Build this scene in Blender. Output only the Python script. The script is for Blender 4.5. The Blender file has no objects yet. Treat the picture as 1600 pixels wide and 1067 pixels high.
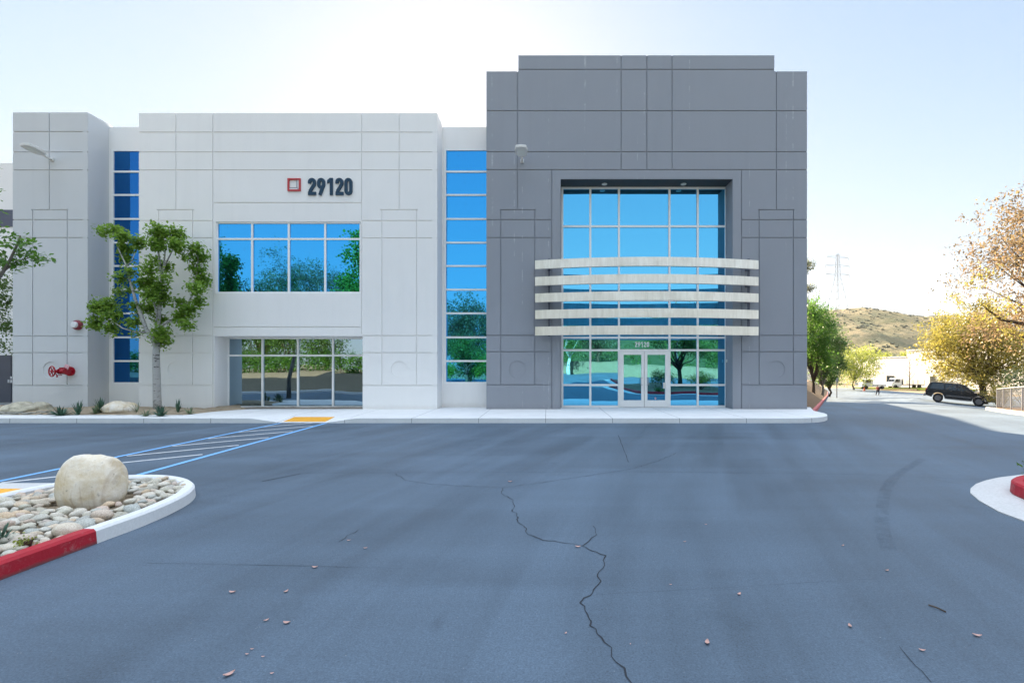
import bpy, math, random
from mathutils import Vector, Matrix, noise as mnoise
R = math.radians
random.seed(7)
scene = bpy.context.scene
HAZE = .00005
COL = scene.collection
ORG = {}

# ------------------------------------------------------------------ units
CX, CY, F, EYE = 855.0, 572.0, 760.0, 1.8        # vanishing point, focal length (photo pixels), eye height
YF, YR = 18.7, 19.58                              # facade plane, recessed plane
def U(px, Y=YF): return (px - CX) * Y / F
def V(py, Y=YF): return EYE + (CY - py) * Y / F
def at(px, py, Y): return Vector((U(px, Y), Y, V(py, Y)))
def on_ground(px, py, z=0.0):
    Y = (EYE - z) * F / (py - CY)
    return (U(px, Y), Y)
def sstep(a, b, x):
    t = max(0.0, min(1.0, (x - a) / (b - a)))
    return t * t * (3 - 2 * t)
def kerb_x(y): return 10.8 + 0.585 * (y - 19.6)
def gz(x, y):
    """height of the paving: flat by the entrance, falling away along the side road"""
    f = sstep(5, 12, x)
    z = -0.05 * max(0.0, min(y, 82) - 17) * f
    u = x - kerb_x(y)
    z -= 0.08 * max(0.0, min(u, 13) - 7.5) * sstep(13, 22, y) * (1 - sstep(45, 60, y))
    return z

# ------------------------------------------------------------------ mesh builder
class MB:
    def __init__(s): s.v = []; s.f = []
    def quad(s, a, b, c, d):
        n = len(s.v); s.v += [tuple(a), tuple(b), tuple(c), tuple(d)]; s.f.append((n, n+1, n+2, n+3))
    def poly(s, pts):
        n = len(s.v); s.v += [tuple(p) for p in pts]; s.f.append(tuple(range(n, n+len(pts))))
    def box(s, x0, x1, y0, y1, z0, z1):
        n = len(s.v)
        s.v += [(x0,y0,z0),(x1,y0,z0),(x1,y1,z0),(x0,y1,z0),(x0,y0,z1),(x1,y0,z1),(x1,y1,z1),(x0,y1,z1)]
        for q in ((0,3,2,1),(4,5,6,7),(0,1,5,4),(1,2,6,5),(2,3,7,6),(3,0,4,7)): s.f.append(tuple(n+i for i in q))
    def prism(s, pts, z0, z1):
        """closed outline (x,y) extruded in z; z0/z1 numbers or functions of (x,y)"""
        f0 = z0 if callable(z0) else (lambda x, y: z0)
        f1 = z1 if callable(z1) else (lambda x, y: z1)
        n = len(s.v); k = len(pts)
        s.v += [(x, y, f0(x, y)) for x, y in pts] + [(x, y, f1(x, y)) for x, y in pts]
        s.f.append(tuple(range(n+k-1, n-1, -1))); s.f.append(tuple(range(n+k, n+2*k)))
        for i in range(k):
            j = (i+1) % k; s.f.append((n+i, n+j, n+k+j, n+k+i))
    def extrude_dir(s, pts, d):
        """closed outline of 3D points extruded along vector d"""
        n = len(s.v); k = len(pts); d = Vector(d)
        s.v += [tuple(Vector(p)) for p in pts] + [tuple(Vector(p)+d) for p in pts]
        s.f.append(tuple(range(n+k-1, n-1, -1))); s.f.append(tuple(range(n+k, n+2*k)))
        for i in range(k):
            j = (i+1) % k; s.f.append((n+i, n+j, n+k+j, n+k+i))
    def tube(s, pts, rad, seg=8, cap=True):
        pts = [Vector(p) for p in pts]
        if not hasattr(rad, '__len__'): rad = [rad]*len(pts)
        rings = []; prev = None
        for i, p in enumerate(pts):
            t = (pts[min(i+1, len(pts)-1)] - pts[max(i-1, 0)])
            if t.length < 1e-9: t = Vector((0,0,1))
            t.normalize()
            if prev is None:
                a = Vector((0,0,1)) if abs(t.z) < .9 else Vector((1,0,0))
                nx = t.cross(a).normalized()
            else:
                nx = (prev - t*prev.dot(t))
                if nx.length < 1e-6: nx = t.cross(Vector((0.3,0.5,.8)))
                nx.normalize()
            prev = nx; ny = t.cross(nx)
            n = len(s.v); rings.append(n)
            for k in range(seg):
                a = 2*math.pi*k/seg
                s.v.append(tuple(p + (nx*math.cos(a) + ny*math.sin(a))*rad[i]))
        for i in range(len(rings)-1):
            for k in range(seg):
                k2 = (k+1) % seg
                s.f.append((rings[i]+k, rings[i]+k2, rings[i+1]+k2, rings[i+1]+k))
        if cap:
            s.f.append(tuple(rings[0]+k for k in range(seg-1, -1, -1)))
            s.f.append(tuple(rings[-1]+k for k in range(seg)))
    def cyl(s, a, b, r, seg=20): s.tube([a, b], r, seg)
    def torus(s, c, axis, R1, r, n=28, m=8):
        c = Vector(c); ax = Vector(axis).normalized()
        e1 = ax.orthogonal().normalized(); e2 = ax.cross(e1); b = len(s.v)
        for i in range(n):
            a = 2*math.pi*i/n; d = e1*math.cos(a) + e2*math.sin(a)
            for k in range(m):
                t = 2*math.pi*k/m
                s.v.append(tuple(c + d*(R1 + r*math.cos(t)) + ax*(r*math.sin(t))))
        for i in range(n):
            for k in range(m):
                s.f.append((b+i*m+k, b+((i+1)%n)*m+k, b+((i+1)%n)*m+(k+1)%m, b+i*m+(k+1)%m))
    def blob(s, c, rx, ry, rz, seg=14, rings=9, amp=0.0, fr=1.0, seed=0, flat=None, rot=0.0):
        n = len(s.v); c = Vector(c); cr, sr = math.cos(rot), math.sin(rot)
        def pt(th, ph):
            d = Vector((math.sin(th)*math.cos(ph), math.sin(th)*math.sin(ph), math.cos(th)))
            k = 1 + amp*mnoise.noise(d*fr + Vector((seed*3.1, seed*1.7, seed*.9))) + amp*.4*mnoise.noise(d*fr*2.7 + Vector((seed, 0, 5)))
            x, y, z = d.x*rx*k, d.y*ry*k, d.z*rz*k
            if flat is not None: z = max(z, -flat)
            return (c.x + x*cr - y*sr, c.y + x*sr + y*cr, c.z + z)
        for i in range(rings+1):
            for j in range(seg): s.v.append(pt(math.pi*i/rings, 2*math.pi*j/seg))
        for i in range(rings):
            for j in range(seg):
                j2 = (j+1) % seg
                s.f.append((n+i*seg+j, n+(i+1)*seg+j, n+(i+1)*seg+j2, n+i*seg+j2))
    def leaf(s, c, size, d=None, up=None, w=.5):
        d = d or Vector((random.gauss(0,1), random.gauss(0,1), random.gauss(0,1)-.4)).normalized()
        up = up or Vector((random.gauss(0,.6), random.gauss(0,.6), 1))
        sd = d.cross(up)
        if sd.length < 1e-4: sd = d.orthogonal()
        sd.normalize(); n = len(s.v); c = Vector(c)
        s.v += [tuple(c - d*size*.5), tuple(c + sd*size*w*.5), tuple(c + d*size*.5), tuple(c - sd*size*w*.5)]
        s.f.append((n, n+1, n+2, n+3))
    def build(s, name, m, parent=None, smooth=False, org=None):
        me = bpy.data.meshes.new(name)
        o = Vector(org) if org is not None else (ORG.get(parent.name, Vector((0,0,0))) if parent else Vector((0,0,0)))
        me.from_pydata([(x-o.x, y-o.y, z-o.z) for x, y, z in s.v], [], s.f)
        if smooth:
            me.polygons.foreach_set('use_smooth', [True]*len(me.polygons))
        me.update()
        ob = bpy.data.objects.new(name, me); COL.objects.link(ob)
        me.materials.append(m)
        if parent:
            ob.parent = parent; ORG[ob.name] = o
        else:
            ob.location = o; ORG[ob.name] = o
        return ob

def tag(o, label=None, cat=None, group=None, kind=None):
    if label: o['label'] = label
    if cat: o['category'] = cat
    if group: o['group'] = group
    if kind: o['kind'] = kind
    return o
def thing(name, label, cat, loc=(0,0,0), group=None):
    o = bpy.data.objects.new(name, None); COL.objects.link(o)
    o.empty_display_size = .2; o.location = loc; ORG[o.name] = Vector(loc)
    return tag(o, label, cat, group)
def copy_tree(o, parent=None):
    c = o.copy(); COL.objects.link(c)
    if parent: c.parent = parent
    for ch in list(o.children): copy_tree(ch, c)
    return c
def bevel(o, w=.01, seg=2):
    b = o.modifiers.new('bevel', 'BEVEL'); b.width = w; b.segments = seg; b.limit_method = 'ANGLE'; return o

# ------------------------------------------------------------------ materials
class NT:
    def __init__(s, name):
        s.m = bpy.data.materials.new(name); s.m.use_nodes = True
        s.t = s.m.node_tree; s.t.nodes.clear()
        s.out = s.n('ShaderNodeOutputMaterial')
    def n(s, typ, **kw):
        nd = s.t.nodes.new(typ)
        for k, v in kw.items(): setattr(nd, k, v)
        return nd
    def l(s, a, b): s.t.links.new(a, b)
    def pos(s):
        return s.n('ShaderNodeNewGeometry').outputs['Position']
    def mapped(s, scale=(1,1,1), rot=(0,0,0), src=None):
        mp = s.n('ShaderNodeMapping'); mp.inputs['Scale'].default_value = scale; mp.inputs['Rotation'].default_value = rot
        s.l(src if src is not None else s.pos(), mp.inputs['Vector']); return mp.outputs['Vector']
    def noise(s, scale, detail=4, rough=.5, vec=None, dist=0):
        nd = s.n('ShaderNodeTexNoise'); nd.inputs['Scale'].default_value = scale
        nd.inputs['Detail'].default_value = detail; nd.inputs['Roughness'].default_value = rough
        nd.inputs['Distortion'].default_value = dist
        s.l(vec if vec is not None else s.pos(), nd.inputs['Vector']); return nd.outputs['Fac']
    def ramp(s, fac, stops):
        r = s.n('ShaderNodeValToRGB'); e = r.color_ramp.elements
        while len(e) < len(stops): e.new(.5)
        for i, (p, c) in enumerate(stops):
            e[i].position = p; e[i].color = (*c, 1) if hasattr(c, '__len__') else (c, c, c, 1)
        s.l(fac, r.inputs['Fac']); return r.outputs['Color']
    def mix(s, fac, a, b, mode='MIX'):
        m = s.n('ShaderNodeMix', data_type='RGBA', blend_type=mode)
        for sock, v in ((m.inputs[0], fac), (m.inputs[6], a), (m.inputs[7], b)):
            if hasattr(v, 'links'): s.l(v, sock)
            elif hasattr(v, '__len__'): sock.default_value = (*v, 1)
            else: sock.default_value = v
        return m.outputs[2]
    def math(s, op, a, b=0.0):
        m = s.n('ShaderNodeMath', operation=op)
        for sock, v in ((m.inputs[0], a), (m.inputs[1], b)):
            if hasattr(v, 'links'): s.l(v, sock)
            else: sock.default_value = v
        return m.outputs[0]
    def xyz(s, src=None):
        x = s.n('ShaderNodeSeparateXYZ'); s.l(src if src is not None else s.pos(), x.inputs[0]); return x.outputs
    def bump(s, h, strength=.2, dist=.02):
        b = s.n('ShaderNodeBump'); b.inputs['Strength'].default_value = strength; b.inputs['Distance'].default_value = dist
        s.l(h, b.inputs['Height']); return b.outputs['Normal']
    def pbsdf(s, color, rough=.6, metal=0.0, normal=None, spec=.5):
        p = s.n('ShaderNodeBsdfPrincipled')
        for sock, v in ((p.inputs['Base Color'], color), (p.inputs['Roughness'], rough), (p.inputs['Metallic'], metal)):
            if hasattr(v, 'links'): s.l(v, sock)
            elif hasattr(v, '__len__'): sock.default_value = (*v, 1)
            else: sock.default_value = v
        p.inputs['Specular IOR Level'].default_value = spec
        if normal is not None: s.l(normal, p.inputs['Normal'])
        s.l(p.outputs[0], s.out.inputs[0]); return p

def simple(name, c, rough=.55, metal=0.0, var=.12, sc=3.0, bump=.0, bsc=40.0, spec=.4):
    t = NT(name)
    f = t.noise(sc, 5, .6)
    col = t.mix(f, tuple(x*(1-var) for x in c), tuple(min(1, x*(1+var)) for x in c))
    nm = t.bump(t.noise(bsc, 4, .6), bump, .02) if bump else None
    t.pbsdf(col, rough, metal, nm, spec); return t.m

def wall_paint(name, c, streak=0.0, rainy=.09):
    t = NT(name)
    big = t.noise(.35, 3, .55)
    fine = t.noise(2.2, 6, .65, t.mapped((1, 1, .35)))
    f = t.math('ADD', t.math('MULTIPLY', big, .6), t.math('MULTIPLY', fine, .4))
    col = t.mix(f, tuple(x*.93 for x in c), tuple(x*1.06 for x in c))
    # faint rain marks running down
    rain = t.noise(3.0, 3, .6, t.mapped((1, 1, .045)))
    col = t.mix(t.math('MULTIPLY', t.ramp(rain, [(.52, 0), (.75, 1)]), rainy), col, tuple(x*.72 for x in c))
    if streak:
        a = t.noise(11, 0, .5, t.mapped((1, 1, .004)))
        b = t.noise(1.6, 3, .7, t.mapped((.6, 1, 1.0)))
        m = t.math('MULTIPLY', t.ramp(a, [(.775, 0), (.782, 1)]), t.ramp(b, [(.52, 0), (.62, 1)]))
        g = t.noise(30, 2, .7)
        m = t.math('MULTIPLY', m, t.ramp(g, [(.4, 0), (.6, 1)]))
        col = t.mix(t.math('MULTIPLY', m, streak), col, (.75, .76, .78))
    z = t.xyz()[2]
    dirt = t.math('MULTIPLY', t.ramp(t.math('ADD', z, t.math('MULTIPLY', t.noise(4, 4, .7), .25)), [(.27, 1), (.48, 0)]), .35)
    col = t.mix(dirt, col, tuple(x*.62 for x in (c[0]*1.05, c[1]*.98, c[2]*.88)))
    h = t.math('ADD', t.noise(60, 5, .65), t.math('MULTIPLY', t.noise(9, 3, .5), .6))
    t.pbsdf(col, .7, 0, t.bump(h, .22, .008), .3); return t.m

def glass_mat(name, tint, base, refl=.88, wave=.010):
    t = NT(name)
    n = t.noise(.9, 1, .4, t.mapped((1, 1, .7)))
    g = t.n('ShaderNodeBsdfGlossy'); g.inputs['Color'].default_value = (*tint, 1); g.inputs['Roughness'].default_value = .012
    t.l(t.bump(n, wave*6, .05), g.inputs['Normal'])
    d = t.n('ShaderNodeBsdfDiffuse'); d.inputs['Color'].default_value = (*base, 1)
    mx = t.n('ShaderNodeMixShader'); mx.inputs[0].default_value = refl
    t.l(d.outputs[0], mx.inputs[1]); t.l(g.outputs[0], mx.inputs[2]); t.l(mx.outputs[0], t.out.inputs[0]); return t.m

def leaf_mat(name, cols, trans=.45):
    t = NT(name)
    r = t.n('ShaderNodeNewGeometry').outputs['Random Per Island']
    n = len(cols)
    c = t.ramp(r, [(i/(n-1) if n > 1 else 0, k) for i, k in enumerate(cols)])
    big = t.noise(1.1, 2, .5)
    c = t.mix(t.math('MULTIPLY', big, .45), c, cols[0])
    d = t.n('ShaderNodeBsdfPrincipled'); t.l(c, d.inputs['Base Color']); d.inputs['Roughness'].default_value = .45
    d.inputs['Specular IOR Level'].default_value = .35
    tr = t.n('ShaderNodeBsdfTranslucent'); t.l(t.mix(.5, c, tuple(min(1, x*1.6) for x in cols[-1])), tr.inputs['Color'])
    mx = t.n('ShaderNodeMixShader'); mx.inputs[0].default_value = trans
    t.l(d.outputs[0], mx.inputs[1]); t.l(tr.outputs[0], mx.inputs[2]); t.l(mx.outputs[0], t.out.inputs[0]); return t.m

def asphalt_mat(name, base):
    t = NT(name)
    pos = t.pos(); x, y, z = t.xyz(pos)
    # sweeping tyre polish: streaks that follow the drive and bend toward the side road
    bend = t.math('MULTIPLY', t.math('POWER', t.math('MAXIMUM', t.math('SUBTRACT', y, 3.0), 0.0), 1.5), .045)
    u = t.math('SUBTRACT', x, t.math('ADD', bend, t.math('MULTIPLY', y, .16)))
    cv = t.n('ShaderNodeCombineXYZ'); t.l(u, cv.inputs[0]); t.l(t.math('MULTIPLY', y, .10), cv.inputs[1])
    s1 = t.noise(1.1, 5, .6, cv.outputs[0], .35)
    cv2 = t.n('ShaderNodeCombineXYZ'); t.l(t.math('MULTIPLY', t.math('ADD', x, t.math('MULTIPLY', y, .2)), .12), cv2.inputs[0]); t.l(y, cv2.inputs[1])
    s2 = t.noise(1.0, 5, .62, cv2.outputs[0], .3)
    blot = t.noise(.22, 4, .55, None, .4)
    f = t.math('ADD', t.math('ADD', t.math('MULTIPLY', s1, .42), t.math('MULTIPLY', s2, .28)), t.math('MULTIPLY', blot, .30))
    col = t.ramp(f, [(.38, tuple(k*.66 for k in base)), (.50, base), (.62, tuple(k*1.34 for k in base))])
    grain = t.noise(75, 3, .8)
    col = t.mix(.6, col, t.ramp(grain, [(.3, .2), (.5, .52), (.72, .9)]), 'OVERLAY')
    coarse = t.noise(24, 4, .85)
    col = t.mix(.25, col, t.ramp(coarse, [(.3, .25), (.5, .5), (.7, .78)]), 'OVERLAY')
    spk = t.n('ShaderNodeTexVoronoi'); spk.inputs['Scale'].default_value = 26; t.l(pos, spk.inputs['Vector'])
    sp = t.math('MULTIPLY', t.ramp(spk.outputs['Distance'], [(.05, 1), (.10, 0)]), t.ramp(t.noise(7, 2, .5), [(.56, 0), (.66, 1)]))
    col = t.mix(t.math('MULTIPLY', sp, .75), col, (.42, .41, .38))
    oil = t.noise(.9, 5, .7, None, .8)
    col = t.mix(t.math('MULTIPLY', t.ramp(oil, [(.63, 0), (.72, 1)]), .35), col, tuple(k*.5 for k in base))
    rough = t.ramp(f, [(.3, .55), (.7, .78)])
    h = t.math('ADD', t.noise(95, 4, .75), t.math('MULTIPLY', t.noise(22, 3, .6), .5))
    t.pbsdf(col, rough, 0, t.bump(h, .55, .006), .4); return t.m

def concrete_mat(name, c, joint=0.0, jx=0.0):
    t = NT(name)
    f = t.noise(1.2, 6, .65); g = t.noise(40, 3, .6)
    col = t.mix(f, tuple(k*.84 for k in c), tuple(k*1.1 for k in c))
    col = t.mix(.3, col, g, 'OVERLAY')
    st = t.noise(2.5, 5, .75, None, .6)
    col = t.mix(t.math('MULTIPLY', t.ramp(st, [(.58, 0), (.72, 1)]), .22), col, tuple(k*.55 for k in c))
    if joint:
        x = t.xyz()[0]
        m = t.math('MODULO', t.math('ADD', x, 100.0 + jx), joint)
        line = t.math('LESS_THAN', m, .016)
        col = t.mix(t.math('MULTIPLY', line, .75), col, (.10, .10, .10))
    t.pbsdf(col, .8, 0, t.bump(g, .25, .006), .3); return t.m

def soil_mat(name, a, b, sc=9.0, sp=(.3,.28,.25)):
    t = NT(name)
    f = t.noise(sc, 7, .72); c = t.ramp(f, [(.3, a), (.55, b), (.75, sp)])
    f2 = t.noise(.8, 3, .5); c = t.mix(t.math('MULTIPLY', f2, .4), c, a)
    t.pbsdf(c, .95, 0, t.bump(t.noise(sc*4, 6, .75), .9, .03), .15); return t.m

def rock_mat(name, cols, sc=1.0, veins=True):
    t = NT(name)
    oi = t.n('ShaderNodeObjectInfo')
    tc = t.n('ShaderNodeTexCoord').outputs['Object']
    base = t.ramp(oi.outputs['Random'], [(i/(len(cols)-1), c) for i, c in enumerate(cols)]) if len(cols) > 1 else None
    if base is None: base = t.mix(0.0, cols[0], cols[0])
    f = t.noise(3.2*sc, 7, .7, tc, .5)
    col = t.mix(.75, base, t.ramp(f, [(.28, .15), (.5, .5), (.72, .86)]), 'OVERLAY')
    if veins:
        v = t.noise(2.0*sc, 4, .6, t.mapped((4, 1, .4), (.2, .5, .3), tc), 1.0)
        col = t.mix(t.math('MULTIPLY', t.ramp(v, [(.57, 0), (.64, 1)]), .35), col, (.38, .25, .13))
    pit = t.noise(14*sc, 4, .7, tc)
    col = t.mix(t.math('MULTIPLY', t.ramp(pit, [(.62, 0), (.74, 1)]), .5), col, (.12, .10, .08))
    h = t.math('ADD', t.noise(9*sc, 7, .7, tc), t.math('MULTIPLY', f, .8))
    t.pbsdf(col, .8, 0, t.bump(h, .5, .03/sc), .25); return t.m

def bark_mat(name, a, b, white=False):
    t = NT(name)
    if white:
        f = t.noise(6, 4, .6)
        col = t.mix(f, tuple(k*.8 for k in b), b)
        m = t.noise(7, 3, .65, t.mapped((1, 1, 2.4)), .7)
        col = t.mix(t.math('MULTIPLY', t.ramp(m, [(.575, 0), (.62, 1)]), .85), col, a)
        r2 = t.noise(14, 3, .7, t.mapped((.5, .5, 6)))
        col = t.mix(t.math('MULTIPLY', t.ramp(r2, [(.6, 0), (.7, 1)]), .5), col, a)
    else:
        f = t.noise(7, 6, .7, t.mapped((1, 1, .18)))
        col = t.ramp(f, [(.3, a), (.7, b)])
    t.pbsdf(col, .85, 0, t.bump(t.noise(18, 5, .7, t.mapped((1, 1, .3))), .6, .02), .2); return t.m

def hill_mat(name):
    t = NT(name)
    a = t.noise(.03, 6, .65, None, .6)
    col = t.ramp(a, [(.34, (.12, .125, .065)), (.5, (.20, .175, .10)), (.66, (.31, .25, .15))])
    v = t.n('ShaderNodeTexVoronoi'); v.inputs['Scale'].default_value = .10; t.l(t.pos(), v.inputs['Vector'])
    m = t.math('MULTIPLY', t.ramp(v.outputs['Distance'], [(.28, 1), (.50, 0)]), t.ramp(t.noise(.02, 4, .65), [(.36, 0), (.5, 1)]))
    col = t.mix(t.math('MULTIPLY', m, .8), col, (.12, .13, .08))
    t.pbsdf(col, .95, 0, t.bump(t.noise(.1, 6, .7), 1.0, 4.0), .1); return t.m

M = {}
M['white'] = wall_paint('white_wall_paint', (.87, .855, .83))
M['pier'] = wall_paint('pale_grey_wall_paint', (.62, .635, .64))
M['gray'] = wall_paint('slate_grey_wall_paint', (.295, .312, .345), .5, .12)
M['soffit'] = simple('near_black_soffit', (.055, .058, .062), .6, 0, .12)  # even near-black colour for the soffit panel
M['dark_band'] = wall_paint('dark_band_paint', (.12, .13, .17))
M['frame'] = simple('white_aluminium', (.90, .89, .87), .35, 0, .04, 2)
M['glass_blue'] = glass_mat('blue_mirror_glass', (.06, .43, .86), (.004, .014, .05), .9)
M['glass_dark_reflection'] = glass_mat('blue_glass_dark_reflection', (.028, .17, .46), (.003, .010, .05), .9)  # blue glass again, with the pier's dark reflection put into its tint
M['glass_teal'] = glass_mat('teal_mirror_glass', (.14, .57, .88), (.002, .010, .03), .9, .016)
M['glass_green'] = glass_mat('clear_mirror_glass', (.30, .42, .51), (.002, .012, .03), .9)
M['asphalt'] = asphalt_mat('asphalt', (.074, .106, .143))
M['concrete'] = concrete_mat('pale_concrete', (.76, .76, .745), 2.12, -.3)
M['gutter'] = concrete_mat('gutter_concrete', (.56, .55, .53))
M['kerb_white'] = concrete_mat('white_painted_kerb', (.70, .70, .69))
def kerb_paint(name, c, wear):
    t = NT(name); f = t.noise(5, 5, .65); col = t.mix(f, tuple(k*.72 for k in c), tuple(k*1.2 for k in c))
    a = t.noise(11, 6, .8, None, .6); b = t.noise(1.6, 3, .6)
    m = t.math('MULTIPLY', t.ramp(a, [(.56, 0), (.66, 1)]), t.ramp(b, [(.35, .2), (.65, 1)]))
    col = t.mix(t.math('MULTIPLY', m, wear), col, (.42, .30, .28))
    z = t.xyz()[2]; col = t.mix(t.ramp(t.math('ADD', z, t.math('MULTIPLY', t.noise(9, 4, .7), .05)), [(.03, .75), (.065, 0)]), col, (.08, .07, .07))
    t.pbsdf(col, .6, 0, t.bump(t.math('ADD', t.noise(30, 5, .7), t.math('MULTIPLY', a, .6)), .45, .01), .35); return t.m
M['kerb_red'] = kerb_paint('red_kerb_paint', (.42, .012, .026), .5)
M['kerb_pink'] = simple('faded_red_kerb_paint', (.46, .12, .12), .7, 0, .25, 5, .3, 30)
M['kerb_grey'] = concrete_mat('grey_kerb', (.42, .40, .36))
M['sand'] = soil_mat('sandy_soil', (.30, .235, .16), (.42, .34, .24), 9, (.5, .42, .32))
M['bank'] = soil_mat('bank_earth', (.14, .11, .075), (.21, .17, .115), 7, (.28, .23, .17))
M['mulch'] = soil_mat('brown_mulch', (.10, .065, .04), (.22, .15, .095), 14, (.32, .24, .16))
M['gravel'] = soil_mat('gravel', (.16, .13, .10), (.36, .31, .25), 18, (.55, .5, .42))
M['dirt'] = soil_mat('dry_earth', (.16, .13, .08), (.27, .21, .13), .6)
M['blue_line'] = simple('blue_line_paint', (.19, .44, .78), .7, 0, .25, 6)
M['white_line'] = simple('white_line_paint', (.56, .575, .59), .7, 0, .4, 9)
M['yellow_pad'] = simple('yellow_tactile', (.82, .40, .035), .6, 0, .12, 5)
M['navy'] = simple('navy_letter_face', (.010, .045, .085), .4, 0, .1)
M['logo_red'] = simple('logo_red', (.50, .05, .055), .45, 0, .08)
M['logo_white'] = simple('logo_white', (.80, .80, .80), .45, 0, .04)
M['logo_grey'] = simple('logo_grey', (.25, .27, .32), .45, 0, .06)
M['lamp_white'] = simple('lamp_housing', (.70, .69, .66), .4, 0, .06)
M['lens'] = simple('lamp_lens', (.75, .76, .70), .25, 0, .05)
M['fire_red'] = simple('fire_red', (.36, .006, .018), .3, .1, .2, 8)
M['bell_red'] = simple('bell_maroon', (.22, .03, .045), .4, 0, .15, 8)
M['tag_pink'] = simple('pale_tag', (.75, .42, .45), .6, 0, .3, 25)
M['yellow'] = simple('yellow_paint', (.75, .48, .02), .45, 0, .1)
M['rubber'] = simple('rubber', (.018, .018, .019), .8, 0, .3)
M['car_black'] = simple('black_car_paint', (.010, .011, .014), .16, .0, .05, 2, 0, 1, .5)
M['car_white'] = simple('white_vehicle_paint', (.75, .75, .75), .3, 0, .06)
M['car_glass'] = glass_mat('dark_car_glass', (.35, .40, .42), (.01, .012, .015), .22)
M['silver'] = simple('silver_alloy', (.35, .35, .36), .35, .8, .1)
M['bumper'] = simple('grey_bumper', (.16, .16, .17), .4, .4, .1)
M['tail_red'] = simple('tail_lamp_red', (.45, .01, .01), .2, 0, .1)
M['steel'] = simple('galvanised_lattice', (.30, .30, .31), .6, .3, .1)
M['skin'] = simple('skin', (.42, .26, .18), .6)
M['hair'] = simple('dark_hair', (.02, .015, .012), .7)
M['shirt'] = simple('orange_red_shirt', (.42, .08, .035), .85)
M['trousers'] = simple('black_trousers', (.014, .014, .018), .85)
M['cone'] = simple('cone_orange', (.75, .13, .03), .5)
M['bark'] = bark_mat('brown_bark', (.035, .024, .016), (.12, .085, .06))
M['bark_grey'] = bark_mat('grey_bark', (.10, .09, .075), (.26, .235, .20))
M['bark_white'] = bark_mat('birch_bark', (.06, .055, .05), (.47, .46, .44), True)
M['leaf_fresh'] = leaf_mat('fresh_green_leaves', [(.075, .165, .018), (.165, .30, .038), (.28, .42, .065)], .5)
M['leaf_broad'] = leaf_mat('broad_green_leaves', [(.035, .10, .014), (.075, .18, .024), (.14, .27, .04)], .5)
M['leaf_dark'] = leaf_mat('dark_leaves', [(.014, .030, .012), (.03, .055, .02), (.05, .085, .028)], .3)
M['leaf_mid'] = leaf_mat('mid_green_leaves', [(.04, .09, .018), (.08, .155, .03), (.13, .21, .045)])
M['leaf_lime'] = leaf_mat('lime_leaves', [(.10, .16, .02), (.22, .29, .035), (.36, .38, .07)], .5)
M['leaf_gold'] = leaf_mat('golden_leaves', [(.15, .14, .03), (.33, .25, .05), (.50, .35, .07), (.27, .26, .06)], .5)
M['leaf_rust'] = leaf_mat('rusty_leaves', [(.13, .095, .05), (.27, .185, .085), (.33, .18, .10), (.25, .225, .07), (.19, .14, .085)], .5)
M['leaf_grey'] = leaf_mat('grey_green_leaves', [(.05, .065, .035), (.09, .11, .06), (.14, .15, .08)])
M['agave'] = simple('agave_leaf', (.055, .12, .075), .5, 0, .4, 6)
M['agave_pale'] = simple('pale_succulent_leaf', (.14, .19, .10), .5, 0, .4, 6)
M['boulder'] = rock_mat('buff_boulder', [(.74, .65, .51)], 1.0)
M['boulder_grey'] = rock_mat('olive_boulder', [(.46, .42, .32)], 1.2, False)
M['stone'] = rock_mat('river_stone', [(.36, .34, .28), (.55, .50, .40), (.43, .44, .40), (.62, .47, .32), (.66, .62, .53), (.40, .40, .36), (.60, .46, .37), (.52, .49, .39), (.70, .64, .54)], 3.0, False)
M['slate'] = rock_mat('flat_slate', [(.22, .22, .19), (.34, .32, .27)], 3.0, False)
M['dry_leaf'] = simple('dry_leaf', (.52, .32, .27), .8, 0, .35, 40)
M['crack'] = simple('crack', (.030, .034, .042), .95, 0, .3, 8)
M['hill'] = hill_mat('dry_hillside')
M['brush'] = soil_mat('green_brush', (.03, .045, .018), (.06, .08, .03), .5, (.12, .11, .05))
M['scrub'] = leaf_mat('scrub', [(.08, .09, .055), (.13, .135, .08)], .2)
M['white_bldg'] = wall_paint('white_warehouse_paint', (.74, .73, .71))
M['win_dark'] = glass_mat('dark_window', (.25, .30, .32), (.02, .022, .025), .4)
M['door_grey'] = simple('dark_door_paint', (.085, .092, .115), .45, 0, .05)
M['door_sign'] = simple('door_plate', (.6, .6, .6), .5)
# brushed metal of the entrance bars
def brushed():
    t = NT('brushed_metal')
    a = t.noise(9, 4, .65, t.mapped((1, 1, .12))); b = t.noise(1.4, 4, .6)
    c = t.ramp(t.math('ADD', t.math('MULTIPLY', a, .55), t.math('MULTIPLY', b, .45)), [(.34, (.74, .69, .60)), (.5, (.86, .81, .72)), (.64, (.96, .92, .83))])
    t.pbsdf(c, .36, .62, t.bump(a, .08, .01), .5); return t.m
M['bars'] = brushed()
def tyre_mark():
    t = NT('tyre_mark')
    d = t.n('ShaderNodeBsdfDiffuse'); d.inputs['Color'].default_value = (.022, .023, .025, 1)
    tr = t.n('ShaderNodeBsdfTransparent'); mx = t.n('ShaderNodeMixShader')
    f = t.noise(5, 5, .7); g = t.noise(40, 3, .7)
    t.l(t.math('MULTIPLY', t.ramp(f, [(.38, .0), (.7, .26)]), t.ramp(g, [(.3, .3), (.7, 1)])), mx.inputs[0])
    t.l(tr.outputs[0], mx.inputs[1]); t.l(d.outputs[0], mx.inputs[2]); t.l(mx.outputs[0], t.out.inputs[0]); return t.m
M['tyre_mark'] = tyre_mark()

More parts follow.
